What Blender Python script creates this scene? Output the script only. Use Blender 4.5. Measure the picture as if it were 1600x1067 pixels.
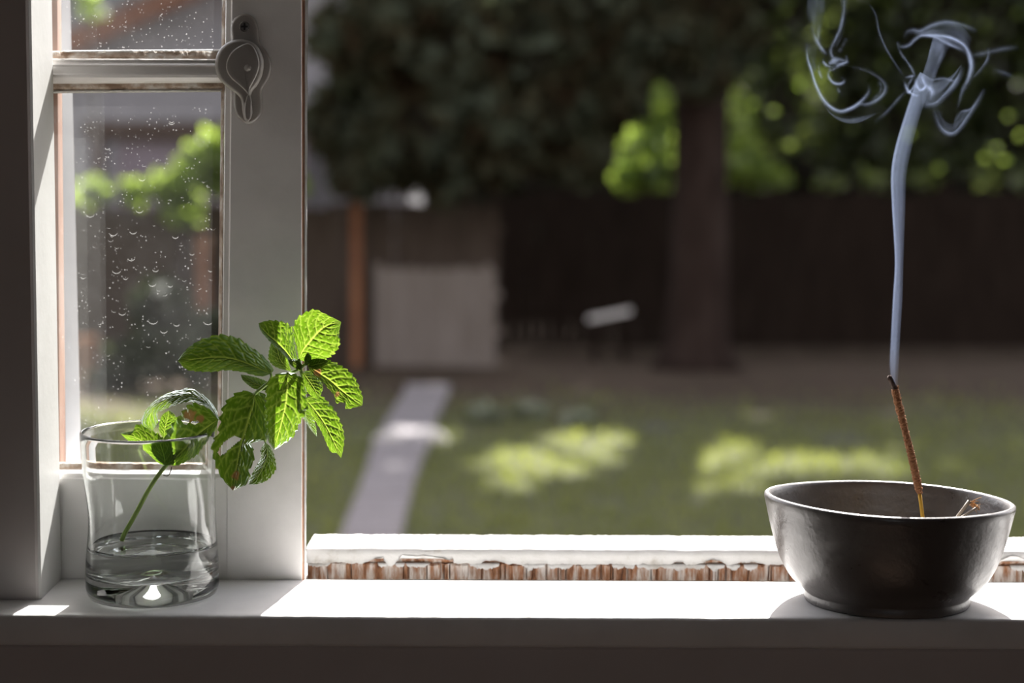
import bpy, bmesh, math, random
import numpy as np
from mathutils import Vector, Matrix, noise

for o in list(bpy.data.objects):
    bpy.data.objects.remove(o)
sc = bpy.context.scene
COL = sc.collection
random.seed(7)
rng = np.random.default_rng(11)
pi = math.pi

# ------------------------------------------------------------------ camera
F, PITCH, ROLL = 2400.0, math.radians(4.0), math.radians(0.25)
D0, H = 0.868, 0.207            # camera to bowl, eye above the sill
CAM = Vector((0, -D0, H))
cam = bpy.data.cameras.new('camera')
cam.sensor_width = 36.0
cam.lens = F * 36.0 / 1600.0
cam.clip_start = 0.02
cam.clip_end = 300
cam.dof.use_dof = True
cam.dof.focus_distance = 0.872
cam.dof.aperture_fstop = 4.9
co = bpy.data.objects.new('camera', cam)
COL.objects.link(co)
RM = Matrix.Rotation(pi / 2 - PITCH, 4, 'X') @ Matrix.Rotation(ROLL, 4, 'Z')
co.matrix_world = Matrix.Translation(CAM) @ RM
sc.camera = co
R3 = RM.to_3x3()

# ------------------------------------------------------------------ world and sun
SUN_AZ, SUN_EL = math.radians(8.5), math.radians(42.0)
w = bpy.data.worlds.new('sky')
sc.world = w
w.use_nodes = True
nt = w.node_tree
bg = nt.nodes['Background']
sky = nt.nodes.new('ShaderNodeTexSky')
sky.sky_type = 'NISHITA'
sky.sun_disc = False
sky.sun_elevation = SUN_EL
sky.sun_rotation = SUN_AZ
sky.air_density = 1.0
sky.dust_density = 2.0
hs = nt.nodes.new('ShaderNodeHueSaturation')
hs.inputs['Saturation'].default_value = 0.35
wm = nt.nodes.new('ShaderNodeMixRGB')
wm.blend_type = 'MULTIPLY'
wm.inputs[0].default_value = 1.0
wm.inputs[2].default_value = (1.0, 0.945, 0.93, 1)
nt.links.new(sky.outputs[0], hs.inputs['Color'])
nt.links.new(hs.outputs[0], wm.inputs[1])
nt.links.new(wm.outputs[0], bg.inputs[0])
bg.inputs[1].default_value = 0.50
sl = bpy.data.lights.new('sun', 'SUN')
sl.energy = 20.0
sl.angle = math.radians(0.6)
sl.color = (1.0, 0.965, 0.925)
so = bpy.data.objects.new('sun', sl)
COL.objects.link(so)
SUND = Vector((math.sin(SUN_AZ) * math.cos(SUN_EL), math.cos(SUN_AZ) * math.cos(SUN_EL), math.sin(SUN_EL)))
so.rotation_euler = SUND.to_track_quat('Z', 'Y').to_euler()
so.location = (2, 8, 9)

sc.view_settings.view_transform = 'Standard'
sc.view_settings.look = 'None'
sc.view_settings.gamma = 1.0
sc.view_settings.use_curve_mapping = False
sc.view_settings.exposure = 0.2
cy = sc.cycles
cy.max_bounces = 14
cy.diffuse_bounces = 5
cy.glossy_bounces = 5
cy.transmission_bounces = 14
cy.transparent_max_bounces = 40
cy.caustics_reflective = False
cy.caustics_refractive = True
cy.blur_glossy = 0.5
cy.sample_clamp_indirect = 4.0
cy.use_denoising = True


# ------------------------------------------------------------------ pixel helpers
def ray(u, v):
    return R3 @ Vector(((u - 800) / F, -(v - 533.5) / F, -1.0))


def P(u, v, d):
    """point seen at pixel (u, v) on the upright plane at distance d"""
    r = ray(u, v)
    return CAM + r * (d / r.y)


def G(u, v, z):
    r = ray(u, v)
    return CAM + r * ((z - H) / r.z)


# ------------------------------------------------------------------ materials
def node_mat(name):
    m = bpy.data.materials.new(name)
    m.use_nodes = True
    n = m.node_tree
    return m, n, n.nodes['Principled BSDF'], n.nodes['Material Output']


def noise_node(n, scale, detail=6, rough=0.6, vec=None, dist=0.0):
    t = n.nodes.new('ShaderNodeTexNoise')
    t.inputs['Scale'].default_value = scale
    t.inputs['Detail'].default_value = detail
    t.inputs['Roughness'].default_value = rough
    t.inputs['Distortion'].default_value = dist
    if vec is not None:
        n.links.new(vec, t.inputs['Vector'])
    return t


def ramp(n, src, stops):
    r = n.nodes.new('ShaderNodeValToRGB')
    cr = r.color_ramp
    while len(cr.elements) < len(stops):
        cr.elements.new(0.5)
    for e, (p, c) in zip(cr.elements, stops):
        e.position = p
        e.color = (*c, 1) if len(c) == 3 else c
    n.links.new(src, r.inputs[0])
    return r


def coords(n, scale=(1, 1, 1), world=False):
    tc = n.nodes.new('ShaderNodeTexCoord')
    mp = n.nodes.new('ShaderNodeMapping')
    mp.inputs['Scale'].default_value = scale
    if world:
        g = n.nodes.new('ShaderNodeNewGeometry')
        n.links.new(g.outputs['Position'], mp.inputs['Vector'])
    else:
        n.links.new(tc.outputs['Object'], mp.inputs['Vector'])
    return mp.outputs[0]


def M(name, stops, scale=20, rough=0.6, bump=0.0, bscale=None, bdist=0.001, stretch=(1, 1, 1), spec=0.4, detail=6, world=True, metallic=0.0, coat=0.0):
    m, n, b, out = node_mat(name)
    vec = coords(n, stretch, world)
    t = noise_node(n, scale, detail, 0.6, vec)
    if isinstance(stops[0], (int, float)):
        stops = [(0.3, tuple(c * 0.9 for c in stops)), (0.7, stops)]
    r = ramp(n, t.outputs[0], stops)
    n.links.new(r.outputs[0], b.inputs['Base Color'])
    b.inputs['Roughness'].default_value = rough
    b.inputs['Specular IOR Level'].default_value = spec
    b.inputs['Metallic'].default_value = metallic
    b.inputs['Coat Weight'].default_value = coat
    if bump:
        t2 = noise_node(n, bscale or scale * 4, 5, 0.6, vec)
        bp = n.nodes.new('ShaderNodeBump')
        bp.inputs['Strength'].default_value = bump
        bp.inputs['Distance'].default_value = bdist
        n.links.new(t2.outputs[0], bp.inputs['Height'])
        n.links.new(bp.outputs[0], b.inputs['Normal'])
    return m


PAINT = M('white_paint', [(0.25, (0.66, 0.655, 0.645)), (0.6, (0.78, 0.775, 0.765))], 14, 0.42, 0.35, 90, 0.0006)
PAINT_SASH = M('sash_paint', [(0.25, (0.72, 0.70, 0.685)), (0.6, (0.84, 0.82, 0.805))], 18, 0.38, 0.5, 60, 0.0008, spec=0.5)
PAINT_OLD = M('weathered_paint', [(0.28, (0.3700, 0.3404, 0.3034)), (0.42, (0.5476, 0.5402, 0.5254)), (0.7, (0.6068, 0.5994, 0.5920))], 60, 0.6, 0.6, 160, 0.0008)
ROOM_PAINT = M('room_paint', [(0.3, (0.40, 0.355, 0.325)), (0.7, (0.45, 0.40, 0.37))], 6, 0.8, 0.3, 120, 0.0006)
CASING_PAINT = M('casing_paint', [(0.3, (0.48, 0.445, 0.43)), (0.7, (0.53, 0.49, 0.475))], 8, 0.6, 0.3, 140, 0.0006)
STOPP = M('outer_stop_paint', [(0.3, (0.44, 0.45, 0.48)), (0.7, (0.52, 0.53, 0.56))], 14, 0.7)
BARE = M('bare_wood', [(0.32, (0.10, 0.04, 0.02)), (0.43, (0.30, 0.14, 0.07)), (0.52, (0.40, 0.29, 0.23)), (0.62, (0.62, 0.57, 0.53))], 240, 0.85, 0.8, 500, 0.001, stretch=(1, 1, 0.18))
BARE_STRIP = M('worn_edge_wood', [(0.3, (0.28, 0.13, 0.07)), (0.5, (0.52, 0.30, 0.20)), (0.68, (0.70, 0.62, 0.56))], 60, 0.8, 0.5, 300, 0.001, stretch=(1, 1, 0.25))
PUTTY = M('old_putty', [(0.35, (0.20, 0.13, 0.085)), (0.5, (0.40, 0.31, 0.24)), (0.65, (0.62, 0.59, 0.55))], 90, 0.8, 0.6, 200, 0.001)
JAMB_WOOD = M('pink_bare_jamb', [(0.35, (0.1920, 0.0880, 0.0520)), (0.5, (0.2720, 0.1600, 0.1120)), (0.7, (0.3360, 0.2720, 0.2400))], 22, 0.8, stretch=(1, 1, 0.3))
FLOORM = M('floor_boards', [(0.3, (0.10, 0.068, 0.05)), (0.7, (0.16, 0.11, 0.08))], 8, 0.5, stretch=(1, 0.1, 1))
LATCHM = M('latch_enamel', [(0.3, (0.3060, 0.2848, 0.2635)), (0.7, (0.3655, 0.3443, 0.3187))], 40, 0.42, 0.3, 200, 0.0005, spec=0.6)
SCREWM = M('dull_screw', (0.16, 0.15, 0.14), 60, 0.35, metallic=0.7)
DARKM = M('dark_slot', (0.02, 0.02, 0.02), 60, 0.8)


def leafy(name, cols, trans, rough=0.5, scale=1.2, gloss=0.08, tw=0.45):
    """diffuse + translucent foliage"""
    m, n, b, out = node_mat(name)
    n.nodes.remove(b)
    vec = coords(n, (1, 1, 1), True)
    t = noise_node(n, scale, 3, 0.7, vec)
    r = ramp(n, t.outputs[0], cols)
    r2 = ramp(n, t.outputs[0], trans)
    d = n.nodes.new('ShaderNodeBsdfDiffuse')
    tr = n.nodes.new('ShaderNodeBsdfTranslucent')
    g = n.nodes.new('ShaderNodeBsdfGlossy')
    g.inputs['Roughness'].default_value = rough
    n.links.new(r.outputs[0], d.inputs[0])
    n.links.new(r2.outputs[0], tr.inputs[0])
    a = n.nodes.new('ShaderNodeMixShader')
    a.inputs[0].default_value = tw
    n.links.new(d.outputs[0], a.inputs[1])
    n.links.new(tr.outputs[0], a.inputs[2])
    c = n.nodes.new('ShaderNodeMixShader')
    c.inputs[0].default_value = gloss
    n.links.new(a.outputs[0], c.inputs[1])
    n.links.new(g.outputs[0], c.inputs[2])
    n.links.new(c.outputs[0], out.inputs[0])
    return m


CONIFER = leafy('conifer_needles', [(0.38, (0.026, 0.017, 0.010)), (0.5, (0.036, 0.034, 0.020)), (0.62, (0.066, 0.078, 0.056))],
                [(0.3, (0.06, 0.07, 0.04)), (0.7, (0.10, 0.12, 0.06))], gloss=0.0, tw=0.25, scale=2.2)
BROADLEAF = leafy('broad_leaves', [(0.3, (0.0220, 0.0303, 0.0110)), (0.7, (0.0385, 0.0550, 0.0165))],
                  [(0.3, (0.1500, 0.2025, 0.0375)), (0.7, (0.2550, 0.3150, 0.0675))], gloss=0.05, tw=0.4)
BRIGHTLEAF = leafy('fresh_leaves', [(0.3, (0.07, 0.11, 0.02)), (0.7, (0.12, 0.17, 0.035))],
                   [(0.3, (0.2300, 0.3335, 0.0403)), (0.7, (0.3680, 0.4830, 0.0805))], gloss=0.05, tw=0.55)
HEDGE = leafy('dark_hedge', [(0.3, (0.0193, 0.0231, 0.0132)), (0.7, (0.0330, 0.0413, 0.0193))],
              [(0.3, (0.06, 0.08, 0.03)), (0.7, (0.10, 0.13, 0.04))], gloss=0.03, tw=0.25)
GRASSM = leafy('grass_blades', [(0.3, (0.072, 0.076, 0.045)), (0.7, (0.105, 0.11, 0.060))],
               [(0.3, (0.20, 0.235, 0.035)), (0.7, (0.31, 0.34, 0.06))], gloss=0.03, tw=0.5, scale=3)
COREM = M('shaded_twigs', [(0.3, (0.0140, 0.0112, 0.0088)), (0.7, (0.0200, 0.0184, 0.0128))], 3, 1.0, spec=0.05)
BARK = M('bark', [(0.3, (0.0157, 0.0103, 0.0083)), (0.55, (0.0271, 0.0183, 0.0152)), (0.75, (0.0371, 0.0271, 0.0228))], 7, 0.95, 0.8, 18, 0.03, stretch=(1, 1, 0.25), spec=0.05)
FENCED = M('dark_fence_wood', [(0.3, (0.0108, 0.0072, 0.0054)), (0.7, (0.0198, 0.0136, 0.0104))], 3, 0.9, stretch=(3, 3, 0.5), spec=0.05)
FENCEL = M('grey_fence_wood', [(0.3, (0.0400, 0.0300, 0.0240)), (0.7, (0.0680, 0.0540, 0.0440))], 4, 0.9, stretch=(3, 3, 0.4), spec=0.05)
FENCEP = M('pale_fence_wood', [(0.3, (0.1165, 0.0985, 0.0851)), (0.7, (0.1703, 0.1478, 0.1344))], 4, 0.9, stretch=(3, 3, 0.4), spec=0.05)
POSTM = M('rust_brown_post', [(0.3, (0.1320, 0.0523, 0.0248)), (0.7, (0.1870, 0.0825, 0.0385))], 3, 0.9)
TERRA = M('terracotta', [(0.3, (0.3000, 0.1320, 0.0600)), (0.7, (0.3720, 0.1800, 0.0900))], 6, 0.8)
CONC = M('concrete', [(0.3, (0.1647, 0.1489, 0.1552)), (0.7, (0.2028, 0.1869, 0.1932))], 6, 0.9, 0.3, 40, 0.01)
STONE = M('pale_stone', [(0.3, (0.3360, 0.3200, 0.3040)), (0.7, (0.4480, 0.4320, 0.4160))], 8, 0.9, 0.4, 30, 0.02)
ROCKD = M('dark_rock', [(0.3, (0.0360, 0.0360, 0.0330)), (0.7, (0.0720, 0.0720, 0.0660))], 8, 0.9, 0.4, 30, 0.02)
STUCCO = M('grey_stucco', [(0.3, (0.2200, 0.2090, 0.2255)), (0.7, (0.2585, 0.2475, 0.2640))], 1.5, 0.9)
ROOFM = M('shingles', [(0.3, (0.1200, 0.1200, 0.1260)), (0.7, (0.1680, 0.1680, 0.1740))], 8, 0.9)
FASCIA = M('brown_fascia', [(0.3, (0.1260, 0.0420, 0.0168)), (0.7, (0.1680, 0.0630, 0.0294))], 5, 0.8)
GLASSDARK = M('dark_pane', (0.05, 0.05, 0.06), 5, 0.15)
WHITEWOOD = M('pale_board', (0.6375, 0.6150, 0.6000), 5, 0.7)


# ground: lawn and bare earth
def ground_mat():
    m, n, b, out = node_mat('lawn_ground')
    vec = coords(n, (1, 1, 1), True)
    sep = n.nodes.new('ShaderNodeSeparateXYZ')
    n.links.new(vec, sep.inputs[0])
    t = noise_node(n, 0.9, 5, 0.65, vec)
    t2 = noise_node(n, 5.0, 5, 0.7, vec)
    add = n.nodes.new('ShaderNodeMath'); add.operation = 'MULTIPLY_ADD'
    n.links.new(t.outputs[0], add.inputs[0]); add.inputs[1].default_value = 4.5
    n.links.new(sep.outputs[1], add.inputs[2])
    mr = n.nodes.new('ShaderNodeMapRange')
    mr.inputs['From Min'].default_value = 12.0
    mr.inputs['From Max'].default_value = 15.5
    n.links.new(add.outputs[0], mr.inputs['Value'])
    g = ramp(n, t2.outputs[0], [(0.3, (0.060, 0.064, 0.036)), (0.7, (0.095, 0.10, 0.056))])
    e = ramp(n, t2.outputs[0], [(0.3, (0.0245, 0.0180, 0.0130)), (0.52, (0.0640, 0.0440, 0.0310)), (0.66, (0.0302, 0.0302, 0.0173))])
    mx = n.nodes.new('ShaderNodeMixRGB')
    n.links.new(mr.outputs[0], mx.inputs[0])
    n.links.new(g.outputs[0], mx.inputs[1])
    n.links.new(e.outputs[0], mx.inputs[2])
    n.links.new(mx.outputs[0], b.inputs['Base Color'])
    b.inputs['Roughness'].default_value = 1.0
    b.inputs['Specular IOR Level'].default_value = 0.1
    return m


GROUND = ground_mat()


def ceramic_mat():
    m, n, b, out = node_mat('dark_glazed_stoneware')
    vec = coords(n, (1, 1, 1), True)
    t = noise_node(n, 26, 8, 0.7, vec, 0.8)
    r = ramp(n, t.outputs[0], [(0.3, (0.065, 0.056, 0.051)), (0.55, (0.095, 0.085, 0.079)), (0.75, (0.15, 0.135, 0.125))])
    n.links.new(r.outputs[0], b.inputs['Base Color'])
    rr = ramp(n, t.outputs[0], [(0.35, (0.24,) * 3), (0.65, (0.50,) * 3)])
    n.links.new(rr.outputs[0], b.inputs['Roughness'])
    b.inputs['Specular IOR Level'].default_value = 0.75
    w_ = n.nodes.new('ShaderNodeTexWave')
    w_.bands_direction = 'Z'
    w_.inputs['Scale'].default_value = 24
    w_.inputs['Distortion'].default_value = 1.5
    n.links.new(vec, w_.inputs['Vector'])
    t3 = noise_node(n, 260, 3, 0.6, vec)
    mx = n.nodes.new('ShaderNodeMath'); mx.operation = 'MULTIPLY_ADD'
    n.links.new(w_.outputs['Fac'], mx.inputs[0]); mx.inputs[1].default_value = 0.22
    n.links.new(t3.outputs[0], mx.inputs[2])
    bp = n.nodes.new('ShaderNodeBump')
    bp.inputs['Strength'].default_value = 0.32
    bp.inputs['Distance'].default_value = 0.0009
    n.links.new(mx.outputs[0], bp.inputs['Height'])
    n.links.new(bp.outputs[0], b.inputs['Normal'])
    return m


CERAMIC = ceramic_mat()


def glass_mat(name, col, ior, rough=0.0):
    m, n, b, out = node_mat(name)
    n.nodes.remove(b)
    g = n.nodes.new('ShaderNodeBsdfGlass')
    g.inputs['Color'].default_value = (*col, 1)
    g.inputs['Roughness'].default_value = rough
    g.inputs['IOR'].default_value = ior
    n.links.new(g.outputs[0], out.inputs[0])
    return m


GLASS = glass_mat('tumbler_glass', (0.99, 0.998, 0.995), 1.47, 0.02)
WATER = glass_mat('water', (0.985, 0.99, 0.988), 1.33)


def pane_mat(name, base_dust, speck):
    m, n, b, out = node_mat(name)
    n.nodes.remove(b)
    vec = coords(n, (1, 1, 1), True)
    tr = n.nodes.new('ShaderNodeBsdfTransparent')
    tr.inputs[0].default_value = (0.96, 0.97, 0.965, 1)
    gl = n.nodes.new('ShaderNodeBsdfGlossy')
    gl.inputs['Roughness'].default_value = 0.02
    fr = n.nodes.new('ShaderNodeFresnel')
    fr.inputs['IOR'].default_value = 1.45
    m1 = n.nodes.new('ShaderNodeMixShader')
    n.links.new(fr.outputs[0], m1.inputs[0])
    n.links.new(tr.outputs[0], m1.inputs[1])
    n.links.new(gl.outputs[0], m1.inputs[2])
    # dust: fine specks and cloudy film
    vo = n.nodes.new('ShaderNodeTexVoronoi')
    vo.inputs['Scale'].default_value = 420
    vo.inputs['Randomness'].default_value = 1.0
    n.links.new(vec, vo.inputs['Vector'])
    sp = ramp(n, vo.outputs['Distance'], [(0.0, (1, 1, 1)), (0.16, (0.6, 0.6, 0.6)), (0.25, (0, 0, 0))])
    t0 = noise_node(n, 90, 2, 0.5, vec)
    keep = ramp(n, t0.outputs[0], [(0.50, (0, 0, 0)), (0.66, (1, 1, 1))])
    mm = n.nodes.new('ShaderNodeMath'); mm.operation = 'MULTIPLY'
    n.links.new(sp.outputs[0], mm.inputs[0]); n.links.new(keep.outputs[0], mm.inputs[1])
    t1 = noise_node(n, 12, 6, 0.65, vec)
    film = ramp(n, t1.outputs[0], [(0.4, (base_dust * 0.5,) * 3), (0.65, (base_dust * 1.8,) * 3)])
    ma = n.nodes.new('ShaderNodeMath'); ma.operation = 'MULTIPLY_ADD'; ma.use_clamp = True
    n.links.new(mm.outputs[0], ma.inputs[0]); ma.inputs[1].default_value = speck
    n.links.new(film.outputs[0], ma.inputs[2])
    du = n.nodes.new('ShaderNodeBsdfTranslucent')
    du.inputs[0].default_value = (0.9, 0.9, 0.9, 1)
    m2 = n.nodes.new('ShaderNodeMixShader')
    n.links.new(ma.outputs[0], m2.inputs[0])
    n.links.new(m1.outputs[0], m2.inputs[1])
    n.links.new(du.outputs[0], m2.inputs[2])
    n.links.new(m2.outputs[0], out.inputs[0])
    return m


PANE = pane_mat('dusty_pane', 0.0065, 0.13)
REFLECT_HAZE = pane_mat('reflection_haze', 0.005, 0.02)  # pale haze standing in for a reflection, not a second pane


def mix_alpha_mat(name, col, attr=None, fac=0.5, tw=0.7):
    m, n, b, out = node_mat(name)
    n.nodes.remove(b)
    tr = n.nodes.new('ShaderNodeBsdfTransparent')
    tl = n.nodes.new('ShaderNodeBsdfTranslucent'); tl.inputs[0].default_value = (*col, 1)
    df = n.nodes.new('ShaderNodeBsdfDiffuse'); df.inputs[0].default_value = (*col, 1)
    a = n.nodes.new('ShaderNodeMixShader'); a.inputs[0].default_value = tw
    n.links.new(df.outputs[0], a.inputs[1]); n.links.new(tl.outputs[0], a.inputs[2])
    c = n.nodes.new('ShaderNodeMixShader')
    if attr:
        at = n.nodes.new('ShaderNodeAttribute'); at.attribute_name = attr
        n.links.new(at.outputs['Fac'], c.inputs[0])
    else:
        c.inputs[0].default_value = fac
    n.links.new(tr.outputs[0], c.inputs[1]); n.links.new(a.outputs[0], c.inputs[2])
    n.links.new(c.outputs[0], out.inputs[0])
    return m


SMOKE = mix_alpha_mat('smoke', (0.54, 0.66, 0.97), 'dens', tw=0.75)
SPOTS = mix_alpha_mat('water_stain', (0.95, 0.95, 0.93), None, 0.13)


def mint_mat():
    m, n, b, out = node_mat('mint_leaf')
    n.nodes.remove(b)
    at = n.nodes.new('ShaderNodeAttribute'); at.attribute_name = 'vein'
    br = n.nodes.new('ShaderNodeAttribute'); br.attribute_name = 'brown'
    vec = coords(n, (1, 1, 1), True)
    t = noise_node(n, 70, 4, 0.6, vec)
    dr = ramp(n, t.outputs[0], [(0.3, (0.0425, 0.0892, 0.0170)), (0.7, (0.0723, 0.1403, 0.0298))])
    tr_ = ramp(n, t.outputs[0], [(0.3, (0.0510, 0.1148, 0.0026)), (0.7, (0.0935, 0.1700, 0.0068))])

    def vmix(src, c):
        x = n.nodes.new('ShaderNodeMixRGB'); x.inputs[2].default_value = (*c, 1)
        n.links.new(at.outputs['Fac'], x.inputs[0]); n.links.new(src, x.inputs[1])
        y = n.nodes.new('ShaderNodeMixRGB'); y.inputs[2].default_value = (0.22, 0.12, 0.04, 1)
        n.links.new(br.outputs['Fac'], y.inputs[0]); n.links.new(x.outputs[0], y.inputs[1])
        return y.outputs[0]
    d = n.nodes.new('ShaderNodeBsdfDiffuse'); n.links.new(vmix(dr.outputs[0], (0.24, 0.36, 0.10)), d.inputs[0])
    tl = n.nodes.new('ShaderNodeBsdfTranslucent'); n.links.new(vmix(tr_.outputs[0], (0.36, 0.46, 0.07)), tl.inputs[0])
    g = n.nodes.new('ShaderNodeBsdfGlossy'); g.inputs['Roughness'].default_value = 0.42
    g.inputs[0].default_value = (0.85, 0.95, 0.88, 1)
    a = n.nodes.new('ShaderNodeMixShader'); a.inputs[0].default_value = 0.62
    n.links.new(d.outputs[0], a.inputs[1]); n.links.new(tl.outputs[0], a.inputs[2])
    fr = n.nodes.new('ShaderNodeFresnel'); fr.inputs[0].default_value = 1.28
    c = n.nodes.new('ShaderNodeMixShader')
    n.links.new(fr.outputs[0], c.inputs[0])
    n.links.new(a.outputs[0], c.inputs[1]); n.links.new(g.outputs[0], c.inputs[2])
    bp = n.nodes.new('ShaderNodeBump'); bp.inputs['Strength'].default_value = 0.5; bp.inputs['Distance'].default_value = 0.0004
    t5 = noise_node(n, 420, 3, 0.6, vec)
    n.links.new(t5.outputs[0], bp.inputs['Height'])
    for s in (d, tl, g, fr):
        n.links.new(bp.outputs[0], s.inputs['Normal'])
    n.links.new(c.outputs[0], out.inputs[0])
    return m


MINT = mint_mat()
STEMM = M('mint_stem', [(0.3, (0.22, 0.34, 0.07)), (0.7, (0.36, 0.50, 0.13))], 60, 0.45)
INCENSE = M('incense_paste', [(0.3, (0.30, 0.13, 0.06)), (0.7, (0.48, 0.24, 0.12))], 700, 0.95, 0.8, 1500, 0.0006)
CHAR = M('charred_tip', [(0.3, (0.03, 0.018, 0.014)), (0.7, (0.12, 0.08, 0.065))], 900, 1.0)
BAMBOO = M('yellow_bamboo', (0.72, 0.42, 0.05), 300, 0.6)
TWIG = M('grey_bamboo', [(0.3, (0.38, 0.34, 0.29)), (0.7, (0.55, 0.50, 0.43))], 300, 0.8)
FRAY = M('frayed_fibre', (0.75, 0.45, 0.22), 300, 0.8)
ASH = M('ash', [(0.3, (0.10, 0.09, 0.085)), (0.7, (0.22, 0.21, 0.20))], 300, 1.0, 1.0, 900, 0.001)


# ------------------------------------------------------------------ object helpers
def link(name, me, mat=None, parent=None, smooth=False):
    o = bpy.data.objects.new(name, me)
    COL.objects.link(o)
    if mat:
        me.materials.append(mat)
    if smooth:
        me.polygons.foreach_set('use_smooth', [True] * len(me.polygons))
    if parent:
        o.parent = parent
    return o


def pyd(name, V, Fc, mat, parent=None, smooth=False):
    me = bpy.data.meshes.new(name)
    me.from_pydata([tuple(v) for v in V], [], Fc)
    me.update()
    return link(name, me, mat, parent, smooth)


def quads_np(name, V, mat, parent=None, n=4):
    """V: (N*n,3) array, each n consecutive vertices one face"""
    me = bpy.data.meshes.new(name)
    nv = len(V); nf = nv // n
    me.vertices.add(nv); me.vertices.foreach_set('co', V.astype(np.float32).ravel())
    me.loops.add(nv); me.loops.foreach_set('vertex_index', np.arange(nv, dtype=np.int32))
    me.polygons.add(nf)
    me.polygons.foreach_set('loop_start', np.arange(0, nv, n, dtype=np.int32))
    me.update(calc_edges=True)
    return link(name, me, mat, parent)


def empty(name, loc, parent=None):
    o = bpy.data.objects.new(name, None)
    COL.objects.link(o)
    o.location = loc
    o.empty_display_size = 0.02
    if parent:
        o.parent = parent
    bpy.context.view_layer.update()
    return o


def under(o, parent):
    """parent keeping the world place (parents are only translated)"""
    o.parent = parent
    t = parent.location.copy()
    p = parent.parent
    while p:
        t += p.location
        p = p.parent
    o.location = o.location - t
    return o


def tag(o, label=None, cat=None, group=None, kind=None):
    if label: o['label'] = label
    if cat: o['category'] = cat
    if group: o['group'] = group
    if kind: o['kind'] = kind
    return o


def bevel_box(name, lo, hi, mat, parent=None, bev=0.001, seg=2, smooth=False):
    bm = bmesh.new()
    bmesh.ops.create_cube(bm, size=1)
    lo = Vector(lo); hi = Vector(hi)
    for v in bm.verts:
        v.co = Vector(((lo.x + hi.x) / 2 + v.co.x * (hi.x - lo.x), (lo.y + hi.y) / 2 + v.co.y * (hi.y - lo.y), (lo.z + hi.z) / 2 + v.co.z * (hi.z - lo.z)))
    if bev > 0:
        bmesh.ops.bevel(bm, geom=bm.edges[:], offset=bev, segments=seg, affect='EDGES', profile=0.5)
    me = bpy.data.meshes.new(name)
    bm.to_mesh(me); bm.free()
    o = link(name, me, mat, None, smooth)
    if parent: under(o, parent)
    return o


def prism(name, pts, y0, y1, mat, parent=None):
    """polygon in (x,z) pushed from y0 to y1"""
    n = len(pts)
    V = [(x, y0, z) for x, z in pts] + [(x, y1, z) for x, z in pts]
    Fc = [tuple(range(n)), tuple(range(2 * n - 1, n - 1, -1))] + [((i + 1) % n, i, n + i, n + (i + 1) % n) for i in range(n)]
    o = pyd(name, V, Fc, mat)
    if parent: under(o, parent)
    return o


def cr(pts, m):
    """Catmull-Rom resample of a list of tuples to m points by arc length"""
    pts = [np.array(p, float) for p in pts]
    if len(pts) == 2:
        return [pts[0] + (pts[1] - pts[0]) * i / (m - 1) for i in range(m)]
    ext = [2 * pts[0] - pts[1]] + pts + [2 * pts[-1] - pts[-2]]
    dense = []
    for i in range(1, len(ext) - 2):
        p0, p1, p2, p3 = ext[i - 1:i + 3]
        for k in range(16):
            t = k / 16
            dense.append(0.5 * ((2 * p1) + (-p0 + p2) * t + (2 * p0 - 5 * p1 + 4 * p2 - p3) * t * t + (-p0 + 3 * p1 - 3 * p2 + p3) * t ** 3))
    dense.append(ext[-2])
    dense = np.array(dense)
    s = np.r_[0, np.cumsum(np.linalg.norm(np.diff(dense, axis=0), axis=1))]
    tt = np.linspace(0, s[-1], m)
    return [np.array([np.interp(t, s, dense[:, k]) for k in range(dense.shape[1])]) for t in tt]


def tube(name, pts, radii, mat, parent=None, seg=10, jitter=0.0, smooth=True):
    pts = [Vector(p) for p in pts]
    V, Fc = [], []
    n = len(pts)
    up = Vector((0.13, 0.9, 0.31)).normalized()
    for i, p in enumerate(pts):
        t = (pts[min(i + 1, n - 1)] - pts[max(i - 1, 0)]).normalized()
        a = t.cross(up).normalized(); b = t.cross(a)
        r = radii[i] if hasattr(radii, '__len__') else radii
        for k in range(seg):
            an = 2 * pi * k / seg
            rr = r * (1 + (random.uniform(-jitter, jitter) if jitter else 0))
            V.append(p + a * math.cos(an) * rr + b * math.sin(an) * rr)
    for i in range(n - 1):
        for k in range(seg):
            k2 = (k + 1) % seg
            Fc.append((i * seg + k, i * seg + k2, (i + 1) * seg + k2, (i + 1) * seg + k))
    Fc.append(tuple(range(seg - 1, -1, -1)))
    Fc.append(tuple(range((n - 1) * seg, n * seg)))
    o = pyd(name, V, Fc, mat, None, smooth)
    if parent: under(o, parent)
    return o


# =================================================================== STRUCTURE: the room
YW = lambda d: d - D0            # plane at distance d -> world y
FLOOR_Z, CEIL_Z = -0.88, 1.75
GZ = H - 1.45                    # yard level
XL, XR = -0.2695, 0.62           # window opening
ZT = 0.78
XA, XB = -2.2, 2.2
yi, yo = YW(0.862), YW(0.975)
yb = yi - 3.6


def wallbox(name, boxes, mat):
    V, Fc = [], []
    for lo, hi in boxes:
        b = len(V)
        V += [(x, y, z) for z in (lo[2], hi[2]) for y in (lo[1], hi[1]) for x in (lo[0], hi[0])]
        Fc += [tuple(b + i for i in f) for f in ((0, 2, 3, 1), (4, 5, 7, 6), (0, 1, 5, 4), (2, 6, 7, 3), (0, 4, 6, 2), (1, 3, 7, 5))]
    o = pyd(name, V, Fc, mat)
    tag(o, kind='structure')
    return o


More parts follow.
